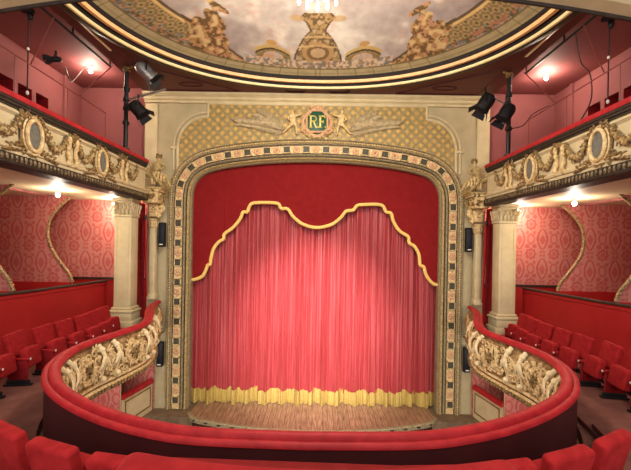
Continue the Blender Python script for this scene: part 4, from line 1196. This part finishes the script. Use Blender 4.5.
for sgn, side in ((-1, 'left'), (1, 'right')):
    pz = 8.665
    p = thing('lighting_pole', 'black lighting pole standing on the %s upper gallery rail' % side, 'pole', (sgn * 5.12, 9.5, pz), group='lighting poles')
    H = ZC - .03 - pz
    mb = MB(); mb.tube([V(0, 0, 0), V(0, 0, H)], .055, 12); mb.lathe([(.11, 0), (.11, .03), (.06, .05)], n=14); mb.build('shaft', M['black'], p)
    for z in (.72, 1.1, 1.35, 1.62): mb = MB(); mb.lathe([(.06, z - .05), (.085, z - .04), (.085, z + .04), (.06, z + .05)], n=12); mb.build('collar', M['black'], p)
    mb = MB(); mb.lathe([(.056, H - .12), (.1, H - .08), (.08, H)], n=12); mb.tube([V(-sgn * .04, -.1, H - .08), V(-sgn * .22, -.1, H - .02)], .03, 8); mb.build('top_clamp', M['bronze'], p)
    e = V(-sgn * 1.12, -.15, 1.58) if sgn < 0 else V(-sgn * .62, -.1, 1.62)
    mb = MB(); mb.tube([V(-sgn * .09, -.02, 1.34 if sgn < 0 else 1.36), e], .028, 8); mb.build('cross_arm', M['silver'], p)
spotlight('silver spotlight above the cross arm of the left lighting pole', (-4.52, 9.36, 10.68), (.75, .35, -.75), M['silver'], .52, .17, group='pole spotlights')
spotlight('black spotlight hung under the cross arm of the left lighting pole', (-4.7, 9.3, 9.68), (.6, .25, -.7), M['black'], .4, .17, group='pole spotlights')
spotlight('black spotlight on the right lighting pole, outer one near the arch', (4.4, 9.3, 9.98), (-.5, .2, -.8), M['black'], .44, .18, group='pole spotlights')
spotlight('black spotlight on the right lighting pole, close against the pole', (4.84, 9.1, 9.66), (-.45, .1, -.8), M['black'], .42, .17, group='pole spotlights')
spotlight('small black spotlight near the ceiling bulb of the left upper gallery', (-6.1, 8.25, 10.42), (-.8, -.2, -.1), M['black'], .22, .06, group=None)

for sgn, side in ((-1, 'left'), (1, 'right')):
    g = thing('guard_rail', 'thin dull red metal guard rail standing along the %s upper gallery' % side, 'rail', (0, 0, 0))
    mb = MB(); x = sgn * 5.2
    mb.tube([V(x, 4.2, 9.42), V(x, 8.72, 9.36)], .014, 6)
    mb.build('top_bar', M['cable'], g)
    for y in (8.72, 7.4, 6.1, 4.8): mb = MB(); mb.tube([V(x, y, 8.67), V(x, y, 9.38)], .011, 6); mb.build('post', M['cable'], g)
    b = thing('lighting_bar', 'black horizontal lighting bar under the ceiling edge of the %s upper gallery' % side, 'lighting bar', (0, 0, 0))
    x = sgn * 5.5
    mb = MB(); mb.tube([V(x, 4.6, 10.83), V(x, 9.4, 10.83)], .026, 8); mb.build('bar', M['black'], b)
    for y in (9.38, 7.95, 6.5, 5.0): mb = MB(); mb.tube([V(x, y, 10.83), V(x, y, 11.13)], .02, 6); mb.build('hanger', M['black'], b)
    for k, (a, c) in enumerate((((5.16, 6.4, 9.4), (5.45, 7.3, 10.8)), ((5.16, 7.72, 9.38), (5.4, 9.3, 10.8)))):
        mb = MB(); mb.tube([V(sgn * a[0], a[1], a[2]), V(sgn * c[0], c[1], c[2])], .012, 6)
        tag(mb.build('stay_wire', M['cable']), 'thin stay from guard rail to ceiling, %s gallery, %s one' % (side, ('nearer the camera', 'nearer the stage')[k]), 'stay', 'guard rail stays')
    h = thing('hanging_rod', 'thin dark rod hanging from the %s upper gallery ceiling' % side, 'rod', (sgn * 6.05, 7.4, 9.25))
    mb = MB(); mb.tube([V(0, 0, 0), V(0, 0, 1.88)], .014, 6); mb.build('rod', M['cable_dark'], h)
    mb = MB(); mb.box(-.14, .1, -.05, .05, 1.7, 1.78, bevel=.015); mb.blob((.04, 0, 1.64), (.06, .06, .1), 8, 6); mb.build('clamp', M['black'], h)
    for q_, r_ in ((.03, .03), (.95, .025)): mb = MB(); mb.blob((0, 0, q_), (r_, r_, r_ * 1.5), 8, 6); mb.build('joint', M['white_tag'], h)
    mb = MB()
    P = [V(sgn * 5.5, 7.6, 10.8), V(sgn * 5.7, 7.7, 10.25), V(sgn * 5.75, 7.5, 9.9), V(sgn * 5.7, 7.4, 9.3), V(sgn * 5.5, 7.5, 8.8)] if sgn > 0 else [V(sgn * 6.05, 8.5, 10.36), V(sgn * 6.3, 9.0, 10.3), V(sgn * 6.55, 9.5, 10.5), V(sgn * 6.6, 10.0, 11.1)]
    mb.tube(crom(P, 6), .012, 6); tag(mb.build('hanging_cable', M['cable_dark']), 'dark cable drooping below the ceiling of the %s upper gallery' % side, 'cable')
    if sgn > 0:
        mb = MB(); mb.tube(crom([V(5.1, 9.4, 9.35), V(5.2, 8.95, 9.3), V(5.22, 8.6, 9.45), V(5.22, 8.0, 9.42)], 6), .012, 6); tag(mb.build('hanging_cable', M['cable_dark']), 'dark cable from the right lighting pole to the guard rail', 'cable')
    for lv, z0 in (('upper', 6.06), ('lower', 2.34)):
        s_ = thing('loudspeaker', '%s slim black loudspeaker fixed to the pilaster %s of the stage arch' % (lv, side), 'loudspeaker', (sgn * 4.76, YP - .2, z0), group='slim loudspeakers beside the arch')
        mb = MB(); mb.box(-.09, .09, -.09, .07, 0, .76, bevel=.02); mb.build('cabinet', M['black'], s_)
        mb = MB(); mb.box(-.072, .072, -.105, -.085, .14, .73, bevel=.008); mb.build('grille', M['grill'], s_)
        mb = MB(); mb.box(-.05, .05, -.1, -.085, .06, .09); mb.build('light_patch', M['white_tag'], s_)  # white patch drawn for the small light on the cabinet
        mb = MB(); mb.box(-.04, .04, .06, .1, .3, .5); mb.build('wall_bracket', M['black'], s_)

bulbs = []
def bulb(loc, label, drop=.12, R=.05):
    t = thing('light_bulb', label, 'light bulb', loc, group='bare bulbs of the galleries')
    mb = MB(); mb.lathe([(.07, 0), (.07, -.02), (.035, -.03), (.03, -.08)], n=14); mb.build('socket', M['white_tag'], t)
    mb = MB(); mb.blob((0, 0, -.08 - R), (R, R, R * 1.2), 12, 8); mb.build('glass', M['bulb'], t)
    bulbs.append((loc[0], loc[1], loc[2] - .2))
for sgn, side in ((-1, 'left'), (1, 'right')):
    bulb((sgn * 6.42, 10.0, 11.135), 'glowing bare bulb on the ceiling of the %s upper gallery' % side)
    bulb((sgn * 6.55, 9.0, 7.495), 'glowing bare bulb under the %s gallery soffit, farther from the column' % side)
    bulb((sgn * 6.15, 10.75, 7.495), 'glowing bare bulb under the %s gallery soffit, beside the column' % side)

# ------------------------------------------------------------------ seats
def make_seat():
    """folding seat facing +X, its base on z = 0"""
    t = thing('theatre_seat', 'x', 'seat')
    Rt = Matrix.Translation((-.02, 0, .36)) @ Matrix.Rotation(radians(-13), 4, 'Y') @ Matrix.Rotation(pi / 2, 4, 'Z')
    mb = MB(); mb.slab(rrect(.44, .475, .56, .04, .03), .11, bevel=.03, M=Rt, seg=3); bk = mb.build('backrest', M['velvet'], t, angle=60)
    Rc = Matrix.Translation((.2, 0, .28)) @ Matrix.Rotation(radians(-10), 4, 'Y') @ Matrix.Rotation(pi / 2, 4, 'Z')
    mb = MB(); mb.slab(rrect(.42, .42, .36, .08, .05), .15, bevel=.04, M=Rc, seg=3); mb.build('seat_cushion', M['velvet'], t, angle=60)
    mb = MB(); mb.box(-.06, .27, -.265, -.23, .1, .45, bevel=.01); sp_ = mb.build('side_panel', M['velvet_dark'], t)
    mb = MB(); mb.box(-.08, .31, -.27, -.225, .45, .5, bevel=.018); ar = mb.build('armrest', M['velvet'], t)
    mb = MB(); mb.lathe([(.022, 0), (.022, .006), (.004, .008)], c=(.308, -.2475, .475), n=12, M=Matrix.Rotation(pi / 2, 4, 'Y')); mb.build('number_plate', M['white_tag'], ar)
    mb = MB(); mb.box(-.08, .3, -.26, -.23, .0, .1, bevel=.006); mb.box(-.12, .34, -.28, -.21, .0, .03, bevel=.006); mb.build('leg', M['black'], t)
    mb = MB(); mb.box(.02, .1, -.225, .225, .2, .26, bevel=.01); mb.build('hinge_bar', M['black'], t)
    return t
proto = make_seat(); used = False
def seat(x, y, z, rz, label, group):
    global used
    o = proto if not used else dup(proto)
    used = True
    o.location = (x, y, z); o.rotation_euler = (0, 0, rz); o['label'] = label; o['group'] = group
    return o
ys = [9.36, 8.82, 8.3, 7.74, 7.2, 6.64, 6.09, 5.54, 4.99]
xs_ = [5.45, 5.36, 5.3, 5.32, 5.36, 5.46, 5.48, 5.5, 5.52]
tilt = [0, 0, 0, .04, .04, .16, .16, .16, .16]
for sgn, side in ((-1, 'left'), (1, 'right')):
    for k, (y, x, tl) in enumerate(zip(ys, xs_, tilt)):
        rz = (0 + tl) if sgn < 0 else (pi - tl)
        seat(sgn * x, y, ZF + .01, rz, 'red velvet folding seat against the %s parapet, %s from the column' % (side, ORD[k]), 'folding seats along the %s side' % side)
# the curved front row, seen from behind
row = off(-.80); cen = len(row) // 2
L_ = [0]
for a, b in zip(row, row[1:]): L_.append(L_[-1] + (b - a).length)
mid_s = L_[cen]
def at_s(s):
    for i in range(1, len(row)):
        if L_[i] >= s: return row[i], nin[i]
names_r = {}
offs = [-.282 + .564 * (k - 4) for k in range(10)]
for k, o_ in enumerate(offs):
    p, n = at_s(mid_s + o_)
    a = atan2(n.y, n.x)
    seat(p.x, p.y, 3.73, a, 'red velvet seat in curved row behind the balcony rail, %s from its left end' % ORD[k], 'seats in the curved front row')
# wide upholstered bench end nearest the camera
be = thing('bench', 'wide red upholstered bench back at the middle of the bottom edge', 'bench', (0.09, 1.27, 4.515), 0)
out = rrect(1.44, 1.48, .56, .09, .03, 7)
n_ = len(out); out = [p for i in range(n_) for p in ([out[i]] + ([(out[i][0] + (out[(i + 1) % n_][0] - out[i][0]) * k / 16, out[i][1] + (out[(i + 1) % n_][1] - out[i][1]) * k / 16) for k in range(1, 16)] if abs(out[(i + 1) % n_][0] - out[i][0]) > .5 else []))]
mb = MB(); mb.slab(out, .12, bevel=.035, M=Matrix.Translation((0, 0, .36)) @ Matrix.Rotation(radians(10), 4, 'X'), seg=3); mb.v = [(x, y + .09 * (x / .7) ** 2, z) for x, y, z in mb.v]; mb.build('backrest', M['velvet'], be, angle=60)
mb = MB(); mb.box(-.7, .72, .12, .56, .34, .46, bevel=.04); mb.build('seat_cushion', M['velvet'], be, angle=60)
for x in (-.62, .64):
    mb = MB(); mb.box(x - .03, x + .03, .02, .5, .0, .36, bevel=.01); mb.build('leg', M['black'], be)

# ------------------------------------------------------------------ light
def lamp(kind, name, loc, energy, color=(1, .9, .78), size=.3, aim=None, **kw):
    d = bpy.data.lights.new(name, kind); d.energy = energy; d.color = color
    if kind in ('POINT', 'SPOT'): d.shadow_soft_size = size
    for k, v in kw.items(): setattr(d, k, v)
    o = bpy.data.objects.new(name, d); COL.objects.link(o); o.location = loc
    if aim is not None: o.rotation_euler = (Vector(aim) - Vector(loc)).to_track_quat('-Z', 'Y').to_euler()
    return o
for i, b in enumerate(bulbs):
    lamp('POINT', 'gallery_bulb_light', b, 115 if b[2] > 9 else 85, (1, .84, .66), .06)
lamp('POINT', 'chandelier_light', (0, 6.0, 10.1), 900, (1, .92, .8), .5)
lamp('SPOT', 'front_of_house_spot', (0, 3.0, 9.4), 10500, (1, .9, .86), .12, aim=(0, 11.6, 3.4), spot_size=radians(37), spot_blend=1.0)
lamp('SUN', 'frontal_fill_sun', (0, -4, 12), 2.0, (1, .94, .87), aim=(0, 8, 7.6), angle=radians(60))  # unseen sun added as even fill from behind the camera
for sgn in (-1, 1):
    lamp('POINT', 'ground_floor_fill', (sgn * 4.6, 8.3, 3.0), 60, (1, .88, .74), .12)  # hidden fill added under the balcony to brighten the damask
lamp('POINT', 'pit_fill', (0, 7.5, 2.5), 120, (1, .9, .78), .4)  # unseen fill added low in the well, not a real fixture
w = bpy.data.worlds.new('world'); sc.world = w; w.use_nodes = True
w.node_tree.nodes['Background'].inputs['Color'].default_value = (1, .92, .85, 1); w.node_tree.nodes['Background'].inputs['Strength'].default_value = 1.0

# ------------------------------------------------------------------ camera
cd = bpy.data.cameras.new('camera'); cam = bpy.data.objects.new('camera', cd); COL.objects.link(cam)
cd.sensor_width = 36; cd.lens = 355 / 631 * 36; cd.shift_y = 10 / 631; cd.clip_start = .05
cam.matrix_world = Matrix.Translation((.07, 0, 6.2)) @ Matrix.Rotation(.0048, 4, 'Z') @ Matrix.Rotation(pi / 2, 4, 'X') @ Matrix.Rotation(.0174, 4, 'Z')
sc.camera = cam
sc.view_settings.view_transform = 'Standard'
sc.view_settings.look = 'None'
sc.view_settings.exposure = 0
